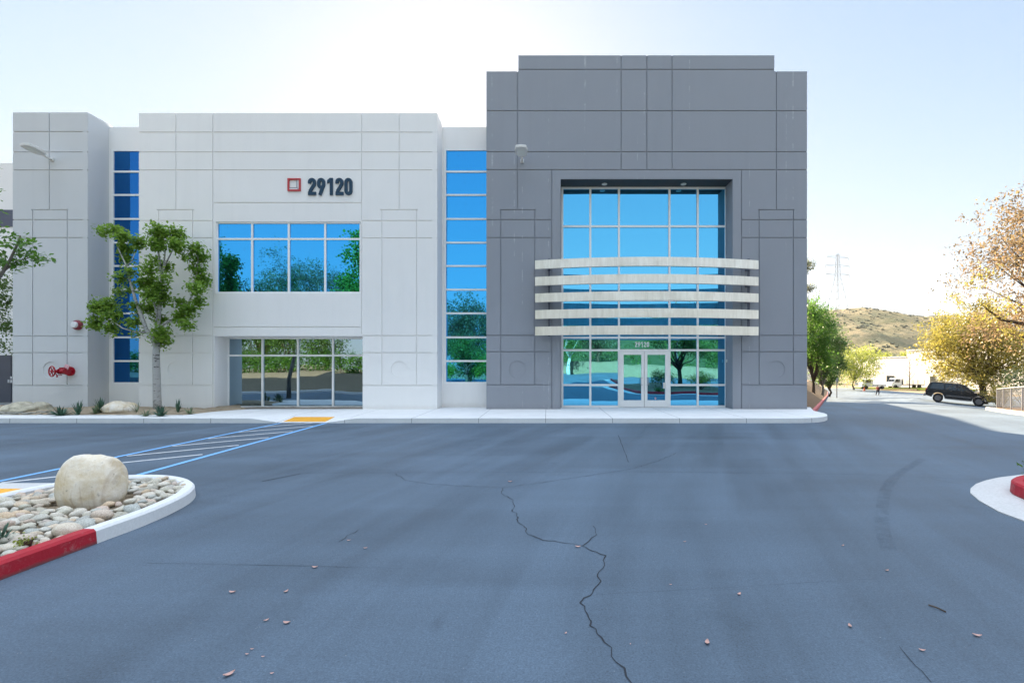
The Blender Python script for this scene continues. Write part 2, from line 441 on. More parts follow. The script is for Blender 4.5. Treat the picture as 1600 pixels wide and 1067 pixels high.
# ------------------------------------------------------------------ setting: ground
def grid(xs, ys, zf, keep=None):
    mb = MB(); idx = {}
    for i, x in enumerate(xs):
        for j, y in enumerate(ys):
            idx[i, j] = len(mb.v); mb.v.append((x, y, zf(x, y)))
    for i in range(len(xs)-1):
        for j in range(len(ys)-1):
            if keep is None or keep((xs[i]+xs[i+1])/2, (ys[j]+ys[j+1])/2):
                mb.f.append((idx[i, j], idx[i+1, j], idx[i+1, j+1], idx[i, j+1]))
    return mb
def rng(a, b, st):
    n = max(1, int(round((b-a)/st))); return [a + (b-a)*i/n for i in range(n+1)]

xs = [-900, -400, -200, -120] + rng(-80, 140, 4) + [200, 300, 450, 700, 950]
ys = [-500, -300, -160] + rng(-100, 160, 4) + [220, 320, 450, 700, 950]
def ground_z(x, y): return gz(x, y) - .35
tag(grid(xs, ys, ground_z).build('ground', M['dirt'], smooth=True), 'dry bare earth stretching away to the hills', None, None, 'structure')
a = grid(rng(-46, 70, 1.0), rng(-36, 112, 1.0), gz)
tag(a.build('parking_lot', M['asphalt'], smooth=True), 'blue grey asphalt drive and parking lot', None, None, 'structure')

# pavement in front of the building
RAMP0, RAMP1 = -8.5, -6.95
def pave_z(x, y):
    fl = .9
    k = 1 - max(0, min(1, (RAMP0 - x)/fl if x < RAMP0 else ((x - RAMP1)/fl if x > RAMP1 else 0)))
    t = max(0, min(1, (16.6 - y)/1.15))
    return .15 - .13*k*t
def front_y(x):   # kerb line, rounding off at the right-hand corner
    if x < 7.9: return 15.4
    t = min(1, (x - 7.9)/1.96); return 15.4 + 2.6*(1 - math.sqrt(max(0, 1 - t*t)))
mb = MB(); PX = rng(-30, -12.3, 2) + rng(-12.25, 9.86, .12)
def back_y(x):
    if x < -12.25: return 16.5
    if x < -11.0: return 16.5 + 2.3*math.sqrt(max(0, 1-((-11.0-x)/1.25)**2))
    return 19.6
for i in range(len(PX)-1):
    x0, x1 = PX[i], PX[i+1]
    f0, f1, b0, b1 = front_y(x0), front_y(x1), back_y(x0), back_y(x1)
    n = 6
    fr = [0, .06, .16, .27, .36, .5, 1.0]
    for j in range(n):
        ya0, ya1 = f0+(b0-f0)*fr[j], f1+(b1-f1)*fr[j]; yb0, yb1 = f0+(b0-f0)*fr[j+1], f1+(b1-f1)*fr[j+1]
        mb.quad((x0, ya0, pave_z(x0, ya0)), (x1, ya1, pave_z(x1, ya1)), (x1, yb1, pave_z(x1, yb1)), (x0, yb0, pave_z(x0, yb0)))
    mb.quad((x0, f0-.02, -.3), (x1, f1-.02, -.3), (x1, f1, pave_z(x1, f1)), (x0, f0, pave_z(x0, f0)))
mb.quad((9.86, 18.0, -.4), (10.6, 19.6, -.4), (10.6, 19.6, .15), (9.86, 18.0, .15)); mb.poly([(9.86, 18.0, .15), (10.6, 19.6, .15), (9.86, 19.6, .15)])
tag(mb.build('pavement', M['concrete']), 'pale concrete pavement and kerb along the building front', None, None, 'structure')
# sandy bed left of the pavement
def bed_z(x, y): return .16 + .10*sstep(16.5, 17.3, y)*(.7 + .6*mnoise.noise(Vector((x*.7, y*.9, 0)))) + .03*mnoise.noise(Vector((x*3, y*3, 4)))
def bed_keep(x, y): return y > 16.5 and (x < -12.2 or y < 0 or ((x+11)/1.25)**2 + ((y-16.5)/2.3)**2 > 1.0 and x < -11.0)
def bed_z2(x, y):
    if x > -12.3 and (y > 18.66 or y < back_y(min(x, -11.01)) + .06): return .11
    return bed_z(x, y)
bx = grid(rng(-30, -10.9, .12), rng(16.42, 19.7, .12), bed_z2)
tag(bx.build('planting_bed', M['sand'], smooth=True), 'sandy planting bed at the foot of the white wall', None, None, 'structure')
g = grid(rng(-12.6, -7.0, .2), rng(18.72, 19.62, .15), lambda x, y: .165 + .03*mnoise.noise(Vector((x*5, y*5, 1))))
tag(g.build('gravel_strip', M['gravel'], smooth=True), 'brown gravel strip under the recessed window', None, None, 'structure')
# bed along the side road, rising away from the red kerb
def side_bed_z(x, y):
    d = max(0, kerb_x(y) - .15 - x)
    return gz(kerb_x(y), y) + .13 + .62*min(d, 3.4) + .05*mnoise.noise(Vector((x, y, 2)))
mb = MB(); YS = rng(19.2, 98, 1.2)
for i in range(len(YS)-1):
    for k in range(10):
        def P(y, k):
            x = kerb_x(y) - .12 - k*.9*(1 if y > 24 else max(.12, (y-19)/6)); return (x, y, side_bed_z(x, y) if y > 21 else min(side_bed_z(x, y), .3))
        mb.quad(P(YS[i], k), P(YS[i], k+1), P(YS[i+1], k+1), P(YS[i+1], k))
tag(mb.build('side_bed', M['mulch'], smooth=True), 'brown mulch bank beside the side road', None, None, 'structure')

def kerb_strip(path, w, h, m, name, label, zf=gz, z0=-.2, side=1, round_=.02):
    """kerb of width w to the left (side=1) of the path"""
    mb = MB(); pts = [Vector((x, y)) for x, y in path]; off = []
    for i, p in enumerate(pts):
        t = (pts[min(i+1, len(pts)-1)] - pts[max(0, i-1)]).normalized()
        off.append(Vector((-t.y, t.x))*side)
    prof = [(0.012, z0), (0.0, 0.0), (.012, h-round_), (.012+round_, h), (w-round_, h), (w, h-round_), (w, z0)]
    for i in range(len(pts)-1):
        for k in range(len(prof)-1):
            def Q(i, k):
                q = pts[i] + off[i]*prof[k][0]; return (q.x, q.y, zf(pts[i].x, pts[i].y) + prof[k][1])
            mb.quad(Q(i, k), Q(i+1, k), Q(i+1, k+1), Q(i, k+1))
    for i in (0, len(pts)-1):
        mb.poly([(*(pts[i]+off[i]*d), zf(pts[i].x, pts[i].y)+z) for d, z in prof])
    return tag(mb.build(name, m), label, None, None, 'structure')
flat0 = lambda x, y: 0.0
kp = [(9.87, 18.0), (10.25, 18.75), (10.75, 19.45)] + [(kerb_x(y), y) for y in rng(20.0, 92, 2)]
kerb_strip(kp, .16, .15, M['kerb_pink'], 'kerb', 'faded red kerb running back along the side road', side=1)

# painted walkway across the drive
def sheet(mb, a, b, w, z=.005, zf=gz):
    a, b = Vector(a), Vector(b); t = (b-a).normalized(); n = Vector((-t.y, t.x))*w*.5
    k = max(1, int((b-a).length/1.0))
    for i in range(k):
        p, q = a+(b-a)*i/k, a+(b-a)*(i+1)/k
        mb.quad((*(p-n), zf(p.x, p.y)+z), (*(q-n), zf(q.x, q.y)+z), (*(q+n), zf(q.x, q.y)+z), (*(p+n), zf(p.x, p.y)+z))
mb = MB(); sheet(mb, (-8.58, 6.9), (-8.42, 15.36), .10); sheet(mb, (-6.72, 6.6), (-6.98, 15.36), .11)
tag(mb.build('road_marking', M['blue_line']), 'blue border lines of the hatched walkway', None, None, 'structure')
mb = MB()
for Y0 in (14.4, 13.25, 12.08, 10.93, 9.74, 8.58, 7.5):
    p0, p1 = Vector((-8.42, Y0)), Vector((-7.02, Y0+1.33))
    if p1.y > 15.35: p1 = p0 + (p1-p0)*(15.35-Y0)/1.33
    if Y0 < 8: p1 = p0 + (p1-p0)*.6
    sheet(mb, p0, p1, .095, .004)
tag(mb.build('road_marking', M['white_line']), 'white diagonal hatching of the walkway', None, None, 'structure')

def tactile(name, x0, x1, y0, y1, zf, label):
    mb = MB(); n = 10; m = 8
    mb.prism([(x0, y0), (x1, y0), (x1, y1), (x0, y1)], lambda x, y: zf(x, y)-.03, lambda x, y: zf(x, y)+.008)
    for i in range(n*2):
        for j in range(m):
            x = x0+(x1-x0)*(i+.5)/(n*2); y = y0+(y1-y0)*(j+.5)/m; z = zf(x, y)+.008
            mb.tube([(x, y, z-.002), (x, y, z+.008)], [.022, .012], 6)
    return tag(mb.build(name, M['yellow_pad'], org=((x0+x1)/2, (y0+y1)/2, 0)), label, 'tactile pad')
tactile('tactile_pad', -8.42, -7.08, 15.52, 16.2, pave_z, 'yellow tactile pad on the kerb ramp under the recessed window')

# cracks, seams, tyre marks
def wiggle(path, amp, step=.12):
    out = []
    for i in range(len(path)-1):
        a, b = Vector(path[i]), Vector(path[i+1]); k = max(1, int((b-a).length/step))
        for j in range(k):
            p = a+(b-a)*j/k
            if j: p += Vector((random.uniform(-amp, amp), random.uniform(-amp, amp)))
            out.append(p)
    out.append(Vector(path[-1])); return out
def ribbon(mb, pts, w, z, vary=.6):
    ws = [w*random.uniform(1-vary, 1+vary*.5) for _ in pts]
    for i in range(len(pts)-1):
        t = (pts[i+1]-pts[i]).normalized(); n = Vector((-t.y, t.x))
        p, q = pts[i], pts[i+1]
        mb.quad((*(p-n*ws[i]), gz(*p)+z), (*(q-n*ws[i+1]), gz(*q)+z), (*(q+n*ws[i+1]), gz(*q)+z), (*(p+n*ws[i]), gz(*p)+z))
crk = MB()
main = [(786,762),(785,772),(802,782),(804,792),(800,797),(808,803),(809,816),(823,826),(825,835),(848,844),(880,848),(910,853),(947,868),(942,888),(934,897),(936,912),(926,926),(906,942),(918,960),(922,978),(940,996),(956,1012),(962,1034),(976,1044),(986,1066),(1004,1100)]
ribbon(crk, wiggle([on_ground(*p) for p in main], .020, .05), .0052, .0042)
for path, w in (([(618,740),(632,750),(676,757),(786,762)], .004), ([(786,762),(860,752),(984,733),(1030,720),(1056,708)], .005), ([(910,853),(921,845),(932,836),(927,822)], .005),
                ([(1405,1010),(1418,1026),(1430,1040),(1440,1048),(1455,1066)], .0022), ([(530,846),(560,828)], .004)):
    ribbon(crk, wiggle([on_ground(*p) for p in path], .022, .08), w, .0042)
for path, w in (([(470,739),(1000,737),(1330,741),(1600,752)], .0028), ([(230,880),(470,884),(640,888)], .0018), ([(930,929),(1100,920),(1370,904)], .0012), ([(410,752),(470,740)], .02), ([(966,680),(982,722)], .006)):
    ribbon(crk, wiggle([on_ground(*p) for p in path], .006, .3), w, .0038)
tag(crk.build('pavement_cracks', M['crack']), 'branching cracks and seams in the asphalt', None, None, 'structure')
tm = MB()
def smooth_path(pp, n=8):
    out = []; P_ = [Vector(on_ground(*p)) for p in pp]
    for i in range(len(P_)-1):
        a, b, c, d = P_[max(i-1, 0)], P_[i], P_[i+1], P_[min(i+2, len(P_)-1)]
        for k in range(n):
            t = k/n; out.append(.5*((2*b)+(c-a)*t+(2*a-5*b+4*c-d)*t*t+(3*b-a-3*c+d)*t**3))
    out.append(P_[-1]); return out
ribbon(tm, smooth_path([(1440,718),(1405,740),(1386,762),(1379,790),(1379,826),(1388,858)]), .07, .0034, 0)
tag(tm.build('tyre_marks', M['tyre_mark']), 'dark curved tyre marks on the asphalt', None, None, 'structure')

# ------------------------------------------------------------------ the office building
bld = thing('office_building', 'two storey office building, white wings and a slate grey entrance tower numbered 29120', 'building', (2, 18.7, 0))

def relief(name, m, x0, x1, z0, z1, H, Vv, holes=(), outs=(), circles=(), back=.9, mp=None, gd=.032, gw=.040, parent=None):
    """flat panel wall with recessed joints, openings and shallow round recesses"""
    mp = mp or (lambda u, d, z: (u, YF+d, z)); mb = MB(); e = 1e-6
    rects = [(xa, xb, z-gw/2, z+gw/2) for z, xa, xb in H] + [(x-gw/2, x+gw/2, za, zb) for x, za, zb in Vv]
    xs = sorted({x0, x1, *[c for r in rects for c in r[:2]], *[c for h in holes for c in h[:2]], *[c for o in outs for c in o[:2]], *[c for q in circles for c in q[3][:2]]})
    zs = sorted({z0, z1, *[c for r in rects for c in r[2:]], *[c for h in holes for c in h[2:4]], *[c for o in outs for c in o[2:]], *[c for q in circles for c in q[3][2:]]})
    xs = [x for x in xs if x0-e <= x <= x1+e]; zs = [z for z in zs if z0-e <= z <= z1+e]
    def inside(r, x, z): return r[0] < x < r[1] and r[2] < z < r[3]
    D = {}; nof = set()
    for i in range(len(xs)-1):
        for j in range(len(zs)-1):
            x, z = (xs[i]+xs[i+1])/2, (zs[j]+zs[j+1])/2; d = 0.0
            if any(inside(r, x, z) for r in rects): d = gd
            for h in holes:
                if inside(h, x, z): d = h[4]; nof.add((i, j))
            if any(inside(o, x, z) for o in outs): d = back; nof.add((i, j))
            if d == 0 and any(inside(q[3], x, z) for q in circles): nof.add((i, j))
            D[i, j] = d
            if (i, j) not in nof:
                mb.quad(mp(xs[i], d, zs[j]), mp(xs[i+1], d, zs[j]), mp(xs[i+1], d, zs[j+1]), mp(xs[i], d, zs[j+1]))
    for i in range(len(xs)):
        for j in range(len(zs)-1):
            a, b = D.get((i-1, j), back), D.get((i, j), back)
            if abs(a-b) > e: mb.quad(mp(xs[i], a, zs[j]), mp(xs[i], b, zs[j]), mp(xs[i], b, zs[j+1]), mp(xs[i], a, zs[j+1]))
    for i in range(len(xs)-1):
        for j in range(len(zs)):
            a, b = D.get((i, j-1), back), D.get((i, j), back)
            if abs(a-b) > e: mb.quad(mp(xs[i], a, zs[j]), mp(xs[i], b, zs[j]), mp(xs[i+1], b, zs[j]), mp(xs[i+1], a, zs[j]))
    for cx, cz, r, (xa, xb, za, zb) in circles:
        ang = sorted([2*math.pi*k/40 for k in range(40)] + [math.atan2(zz-cz, xx-cx) % (2*math.pi) for xx in (xa, xb) for zz in (za, zb)])
        def edge(a):
            c, s_ = math.cos(a), math.sin(a); t = min([(xb-cx)/c if c > e else (xa-cx)/c if c < -e else 1e9, (zb-cz)/s_ if s_ > e else (za-cz)/s_ if s_ < -e else 1e9])
            return cx+c*t, cz+s_*t
        ring = [(cx+r*math.cos(a), cz+r*math.sin(a)) for a in ang]
        for k in range(len(ang)):
            k2 = (k+1) % len(ang); o0, o1 = edge(ang[k]), edge(ang[k2])
            mb.quad(mp(ring[k][0], 0, ring[k][1]), mp(o0[0], 0, o0[1]), mp(o1[0], 0, o1[1]), mp(ring[k2][0], 0, ring[k2][1]))
            mb.quad(mp(ring[k][0], 0, ring[k][1]), mp(ring[k2][0], 0, ring[k2][1]), mp(ring[k2][0], .022, ring[k2][1]), mp(ring[k][0], .022, ring[k][1]))
        mb.poly([mp(x, .022, z) for x, z in ring])
    return mb.build(name, m, parent)

def hh(lst): return [(V(y), U(a), U(b)) for y, a, b in lst]
def vv(lst): return [(U(x), V(b), V(a)) for x, a, b in lst]
def circ(px, py, r, ra, rb, rt, rbm): return (U(px), V(py), r/40.64, (U(ra), U(rb), V(rbm), V(rt)))
Z0 = .0
# slate grey tower
relief('tower_wall', M['gray'], U(760), U(1261), Z0, V(87),
    hh([(109, 810, 1210)] + [(y, 760, 1261) for y in (173.5, 237.5, 265.5)] + [(328, 781, 837), (328, 1184.5, 1241)]
       + [(y, a, b) for y in (343.5, 371.5, 524, 549.5, 601) for a, b in ((760, 862), (1158.5, 1261))]),
    vv([(808.5, 112, 328), (970.5, 87, 265.5), (1010.5, 87, 265.5), (1050, 87, 265.5), (1213, 112, 328), (862, 265.5, 640), (1158.5, 265.5, 640)]
       + [(x, 328, 601) for x in (782.5, 835.5, 1186, 1239.5)]),
    holes=[(U(876), U(1145), -.1, V(280), .88)], outs=[(U(760), U(810), V(112), V(80)), (U(1210), U(1261), V(112), V(80))],
    circles=[circ(808.5, 577, 13.5, 784, 834, 551, 599.5), circ(1213, 577, 13.5, 1188, 1237.5, 551, 599.5)], back=1.05, parent=bld)
# white wing
relief('wing_wall', M['white'], U(217), U(683), Z0, V(177),
    hh([(y, 217, 683) for y in (207, 238, 266)] + [(317, 333, 565), (511, 333, 565), (328, 245, 303), (328, 594, 653)]
       + [(y, a, b) for y in (345, 372, 524.5, 551, 602) for a, b in ((217, 333), (566.6 if y > 520 else 565, 683))]),
    vv([(275, 177, 328), (624, 177, 328), (332.7, 177, 640), (565.2, 177, 522)] + [(x, 328, 602) for x in (248, 301, 597, 651)]),
    holes=[(U(337), U(563.5), V(458), V(346.5), .10), (U(335), U(566.6), .0, V(525), .88)],
    circles=[circ(275, 577, 13, 250, 299, 553, 600), circ(624, 577, 13, 599, 649, 553, 600)], back=.98, parent=bld)
ZH = [206, 238, 266, 343.5, 371.5, 525, 551, 602]
relief('wing_wall', M['white'], YF+.001, YR+.12, Z0, V(177.2), [(V(y), YF, YR+.12) for y in ZH], [], mp=lambda u, d, z: (U(683)+.002-d, u, z), back=.2, parent=bld)
# pale grey pier at the left
relief('pier_wall', M['pier'], U(20), U(137), Z0, V(176),
    hh([(y, 20, 137) for y in ZH] + [(328, 49, 107)]), vv([(77, 176, 328), (51, 328, 602), (105, 328, 602)]),
    circles=[circ(80, 578, 13, 53, 103, 553, 600)], back=4.5, parent=bld)
relief('pier_wall', M['pier'], YF+.001, YR+.12, Z0, V(176.2), [(V(y), YF, YR+.12) for y in ZH], [], mp=lambda u, d, z: (U(137)+.002-d, u, z), back=.2, parent=bld)

def window(X0, X1, Zb, Zt, Y, vs, hs, glass, fw=.072, name='window', tilt=.003, depth=.10, skip=None):
    p = MB(); xs = [X0]+list(vs)+[X1]; zs = [Zb]+list(hs)+[Zt]
    for i in range(len(xs)-1):
        for j in range(len(zs)-1):
            if skip and skip((xs[i]+xs[i+1])/2, (zs[j]+zs[j+1])/2): continue
            a, b = random.gauss(0, tilt), random.gauss(0, tilt); cx, cz = (xs[i]+xs[i+1])/2, (zs[j]+zs[j+1])/2
            q = lambda x, z: (x, Y+.05+(x-cx)*a+(z-cz)*b, z)
            p.quad(q(xs[i], zs[j]), q(xs[i+1], zs[j]), q(xs[i+1], zs[j+1]), q(xs[i], zs[j+1]))
    w = p.build(name, glass, bld); f = MB()
    for k, x in enumerate(xs):
        lo = Zb
        if skip and X0 < x < X1:
            while lo < Zt and skip(x-.1, lo+.1) and skip(x+.1, lo+.1): lo += .05
        x_ = max(X0+fw/2, min(X1-fw/2, x))
        f.box(x_-fw/2, x_+fw/2, Y, Y+depth, lo, Zt)
    for z in zs:
        z_ = max(Zb+fw/2, min(Zt-fw/2, z))
        for i in range(len(xs)-1):
            if skip and skip((xs[i]+xs[i+1])/2, z_) : continue
            a_ = xs[i]+(fw if i == 0 else fw/2); b_ = xs[i+1]-(fw if i == len(xs)-2 else fw/2)
            f.box(a_-.002, b_+.002, Y+.004, Y+depth-.004, z_-fw/2, z_+fw/2)
    f.build('frame', M['frame'], w); return w
XR = lambda px: U(px, YR); ZR = lambda py: V(py, YR)
# upper office window
window(U(336), U(564), V(458.5), V(346), YF+.045, [U(392.5), U(450), U(507)], [V(373)], M['glass_blue'], depth=.055)
# recessed ground-floor window
window(XR(357), U(566.6)+.06, ZR(637), ZR(527), YR-.09, [XR(411.7), XR(467), XR(521.5), XR(575)], [ZR(555.5)], M['glass_green'])
# two tall stair windows between the blocks
hs = [1.8+(572-y)/38.8 for y in (564, 527, 489.5, 452.5, 415.5, 379, 342, 304.5, 268)]
window(XR(694), U(760)+.02, ZR(599.5), ZR(232), YR+.02, [], hs, M['glass_blue'])
window(XR(173.5), U(217)+.02, ZR(600), ZR(233), YR+.02, [], hs, M['glass_dark_reflection'])
mb = MB()
mb.box(U(683), U(760)+.3, YR+.03, YR+.4, ZR(232), 11.43); mb.box(U(683), XR(694), YR+.034, YR+.4, ZR(599.5)-.002, ZR(232)+.002)
mb.box(U(683), U(760)+.3, YR+.02, YR+.4, 0, ZR(599.5)); mb.build('connector_wall', M['white'], bld)
mb = MB()
mb.box(U(137), U(217)+.3, YR+.03, YR+.4, ZR(233), 11.43); mb.box(U(137), XR(173.5), YR+.034, YR+.4, ZR(600)-.002, ZR(233)+.002)
mb.box(U(137), U(217)+.3, YR+.02, YR+.4, 0, ZR(600)); mb.build('connector_wall', M['white'], bld)
# entrance glazing
LB, LT = ZR(636), ZR(294); DL, DR, DT = XR(967), XR(1044.5), ZR(547.5)
isdoor = lambda x, z: DL < x < DR and z < DT - .02
window(XR(877), XR(1134.5), LB, LT, YR-.12, [XR(922), XR(966.5), XR(1045), XR(1089)],
       [ZR(601.3), ZR(547.3), ZR(527.8), ZR(470), ZR(412), ZR(355)], M['glass_teal'], .078, 'entrance_window', skip=isdoor)
mb = MB(); mb.box(U(876), U(1145), YR-.10, YR, LT, V(280)+.1); mb.box(XR(1134.5), U(1145)+.05, YR-.1, YR, 0, LT); mb.box(U(876)-.05, XR(877), YR-.1, YR, 0, LT)
mb.build('reveal_wall', M['gray'], bld)
DY = YR-.155
for k in (0, 1):
    xa, xb = (XR(969), XR(1005.3)) if k == 0 else (XR(1006), XR(1042.5))
    zb, zt = .165, ZR(549.5); g0, g1 = (XR(973.5), XR(1001)) if k == 0 else (XR(1010.3), XR(1038)); gb, gt = ZR(624.8), ZR(554.3)
    p = MB(); p.quad((g0, DY+.03, gb), (g1, DY+.03, gb), (g1, DY+.03, gt), (g0, DY+.03, gt))
    d = p.build('entrance_door', M['glass_teal'], bld)
    f = MB(); f.box(xa, g0, DY, DY+.05, zb, zt); f.box(g1, xb, DY, DY+.05, zb, zt)
    f.box(g0-.002, g1+.002, DY+.003, DY+.047, zb, gb); f.box(g0-.002, g1+.002, DY+.003, DY+.047, gt, zt)
    f.build('frame', M['frame'], d)
    h = MB(); xh = XR(1001.8) if k == 0 else XR(1009.6); sg = -1 if k == 0 else 1
    za, zb2 = ZR(601), ZR(590)
    h.tube([(xh, DY+.01, za), (xh, DY-.06, za), (xh+sg*.055, DY-.075, za), (xh+sg*.055, DY-.075, zb2), (xh, DY-.06, zb2), (xh, DY+.01, zb2)], .013, 8)
    h.build('handle', M['silver'], d)
    if k == 1:
        s = MB(); s.box(XR(1034.5), XR(1038.5), DY-.04, DY-.001, ZR(606.5), ZR(597.5)); s.build('mail_slot', M['lamp_white'], d)
        s = MB(); s.cyl((XR(1023), DY+.026, ZR(622)), (XR(1023), DY+.029, ZR(622)), .035, 14); s.build('sticker', M['tag_pink'], d)
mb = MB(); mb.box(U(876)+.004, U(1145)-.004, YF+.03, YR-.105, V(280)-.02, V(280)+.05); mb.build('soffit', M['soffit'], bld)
# the frame head and posts round the doors
mb = MB(); mb.box(DL-.01, XR(968.9), YR-.14, YR-.02, .16, DT-.03); mb.box(XR(1042.7), DR+.01, YR-.14, YR-.02, .16, DT-.03); mb.box(XR(968.9), XR(1042.7), YR-.136, YR-.02, ZR(549.3), DT-.03)
mb.build('door_frame', M['frame'], bld)
# little card reader on the reveal
mb = MB(); mb.box(U(1145)-.03, U(1145)-.002, 19.25, 19.33, V(566), V(561)); mb.build('card_reader', M['lamp_white'], bld)

# five bowed metal bars
bx0, bx1 = U(836, 18.2), U(1185.3, 18.2); zc0 = V(407, 18.2)
for k in range(5):
    zt = V(407 + 25.9*k, 18.2); zb = zt - .325; mb = MB(); n = 28; sec = []
    for i in range(n+1):
        x = bx0 + (bx1-bx0)*i/n; t = 2*i/n - 1; y = 18.2 - .60*(1-t*t)
        sec.append((x, y))
    for i in range(n):
        (xa, ya), (xb, yb) = sec[i], sec[i+1]; dd = .16
        mb.quad((xa, ya, zb), (xb, yb, zb), (xb, yb, zt), (xa, ya, zt)); mb.quad((xa, ya+dd, zb), (xb, yb+dd, zb), (xb, yb+dd, zt), (xa, ya+dd, zt))
        mb.quad((xa, ya, zt), (xb, yb, zt), (xb, yb+dd, zt), (xa, ya+dd, zt)); mb.quad((xa, ya, zb), (xb, yb, zb), (xb, yb+dd, zb), (xa, ya+dd, zb))
    for (x, y) in (sec[0], sec[-1]): mb.quad((x, y, zb), (x, y+.16, zb), (x, y+.16, zt), (x, y, zt))
    b = mb.build('canopy_bar', M['bars'], bld)
    for px in (858, 1166):
        br = MB(); br.box(U(px)-.05, U(px)+.05, 18.19, 18.71, zb+.02, zt-.02); br.build('bracket', M['dark_band'], b)
for px in (858, 1166):
    mb = MB(); mb.box(U(px)-.035, U(px)+.035, 18.45, 18.52, V(525, 18.3), V(403, 18.3)); mb.build('bracket_post', M['dark_band'], bld)
# downlights in the soffit
for px in (944.5, 1068):
    mb = MB(); x = U(px, 19.15); z = V(280)
    mb.torus((x, 19.15, z-.028), (0, 0, 1), .09, .022, 20, 6); mb.tube([(x, 19.15, z-.015), (x, 19.15, z-.034)], [.085, .085], 20)
    mb.build('downlight', M['lens'], bld)
# recessed far-left side with its door
mb = MB(); WX = U(20)-.02
mb.box(-60, WX, 23.0, 23.4, V(328, 23), V(255, 23)); mb.box(-60, WX, 23.0, 23.4, 0, V(366, 23)); mb.box(-60, WX, 23.02, 23.4, V(366, 23), V(354.5, 23))
mb.build('side_wall', M['white'], bld)
mb = MB(); mb.box(-60, WX, 22.99, 23.4, V(354.5, 23), V(328, 23)); mb.build('side_band', M['dark_band'], bld)
mb = MB(); mb.box(U(-28, 23), U(19, 23), 22.93, 23.0, .1, V(555, 23)); sd = mb.build('side_door', M['door_grey'], bld)
mb = MB(); mb.box(U(15.5, 22.9), U(18.5, 22.9), 22.91, 22.93, V(592, 22.9), V(588, 22.9)); mb.box(U(11.5, 22.9), U(14, 22.9), 22.91, 22.93, V(598, 22.9), V(593, 22.9)); mb.box(U(15.5, 22.9), U(18.5, 22.9), 22.91, 22.93, V(598, 22.9), V(593.2, 22.9))
mb.build('plate', M['door_sign'], sd)
# the mass behind the facade
mb = MB()
mb.box(U(20)+.25, U(683)-.25, YR+.35, 60, -.3, 11.2); mb.box(-60, U(20)+.24, 23.38, 60, -.3, 11.1); mb.box(U(683)-.24, U(760)+.1, YR+.4, 60, -.3, 11.15)
mb.prism([(-2.3, 27), (4.2, 27), (20.6, 60), (-2.3, 60)], -4, 11.0)
mb.build('rear_wall', M['white'], bld)
mb = MB()
mb.prism([(U(760)+.004, YF+1.0), (U(1261)-.004, YF+1.0), (U(1261)-.004, 27.2), (U(760)+.004, 27.2)], -.4, V(112.2)); mb.box(U(810)+.004, U(1210)-.004, YF+1.0, 27.2, V(112.2), V(87.2))
mb.build('tower_wall', M['gray'], bld)

# ------------------------------------------------------------------ numerals and emblem
def stroke(pts, w, closed=False):
    P_ = [Vector(p) for p in pts]; n = len(P_); L = []; Rr = []
    for i in range(n):
        a = P_[(i-1) % n] if (closed or i > 0) else None; b = P_[(i+1) % n] if (closed or i < n-1) else None
        d1 = (P_[i]-a).normalized() if a is not None else None; d2 = (b-P_[i]).normalized() if b is not None else None
        d1 = d1 or d2; d2 = d2 or d1
        n1, n2 = Vector((-d1.y, d1.x)), Vector((-d2.y, d2.x)); m = (n1+n2); m.normalize(); k = min(1.6, 1/max(.3, m.dot(n1)))
        L.append(P_[i]+m*w*.5*k); Rr.append(P_[i]-m*w*.5*k)
    return L, Rr
def arc(cx, cy, rx, ry, a0, a1, n=10): return [(cx+rx*math.cos(R(a0+(a1-a0)*i/n)), cy+ry*math.sin(R(a0+(a1-a0)*i/n))) for i in range(n+1)]
W = .19
def digit(mb, ch, ox, oz, s, y, th):
    """condensed numeral, unit height 1, facing -Y; front face at y"""
    def strip(L, Rr, closed, dy=0.0):
        n = len(L); rngi = range(n if closed else n-1); f = lambda p, d: (ox+p[0]*s*.93, y+dy+d, oz+p[1]*s)
        for i in rngi:
            j = (i+1) % n
            mb.quad(f(L[i], 0), f(L[j], 0), f(Rr[j], 0), f(Rr[i], 0))
            mb.quad(f(L[i], 0), f(L[j], 0), f(L[j], th-dy), f(L[i], th-dy)); mb.quad(f(Rr[i], 0), f(Rr[j], 0), f(Rr[j], th-dy), f(Rr[i], th-dy))
        if not closed:
            for i in (0, n-1): mb.quad(f(L[i], 0), f(Rr[i], 0), f(Rr[i], th-dy), f(L[i], th-dy))
    if ch == '2':
        strip(*stroke([(.095, .68), (.095, .76)] + arc(.25, .765, .155, .14, 170, 10) + [(.405, .70), (.385, .62), (.12, .22), (.10, .10)][0:3], W), False)
        strip(*stroke([(.005, .095), (.50, .095)], W), False, .004*s)
        strip(*stroke([(.16, .26), (.07, .12)], W*.9), False, .008*s)
    elif ch == '0':
        strip(*stroke(arc(.25, .745, .155, .16, 180, 0) + arc(.25, .255, .155, .16, 0, -180), W, True), True)
    elif ch == '9':
        strip(*stroke(arc(.25, .755, .155, .15, 180, 0) + arc(.25, .61, .155, .155, 0, -180), W, True), True)
        strip(*stroke([(.40, .60), (.33, .44), (.165, .0)], W), False, .006*s)
    elif ch == '1':
        pts = [(.03, .68), (.19, .78), (.19, 0), (.38, 0), (.38, 1), (.20, 1), (.03, .86)]
        f = lambda p: (ox+p[0]*s*.93, y, oz+p[1]*s); mb.extrude_dir([f(p) for p in pts], (0, th, 0))
sign = thing('address_sign', 'large navy numerals 29120 fixed to the white wall above the upper window', 'sign', (U(517), YF, V(306.5)))
xd = 482.0
for k, ch in enumerate('29120'):
    mb = MB(); digit(mb, ch, U((482.0, 496.3, 511.3, 524.8, 538.8)[k]), V(305.6), .655, YF-.055, .05); mb.build('digit', M['navy'], sign)
lg = thing('wall_emblem', 'red square outline emblem with inset lines, left of the navy numerals', 'emblem', (U(460), YF, V(299.3)))
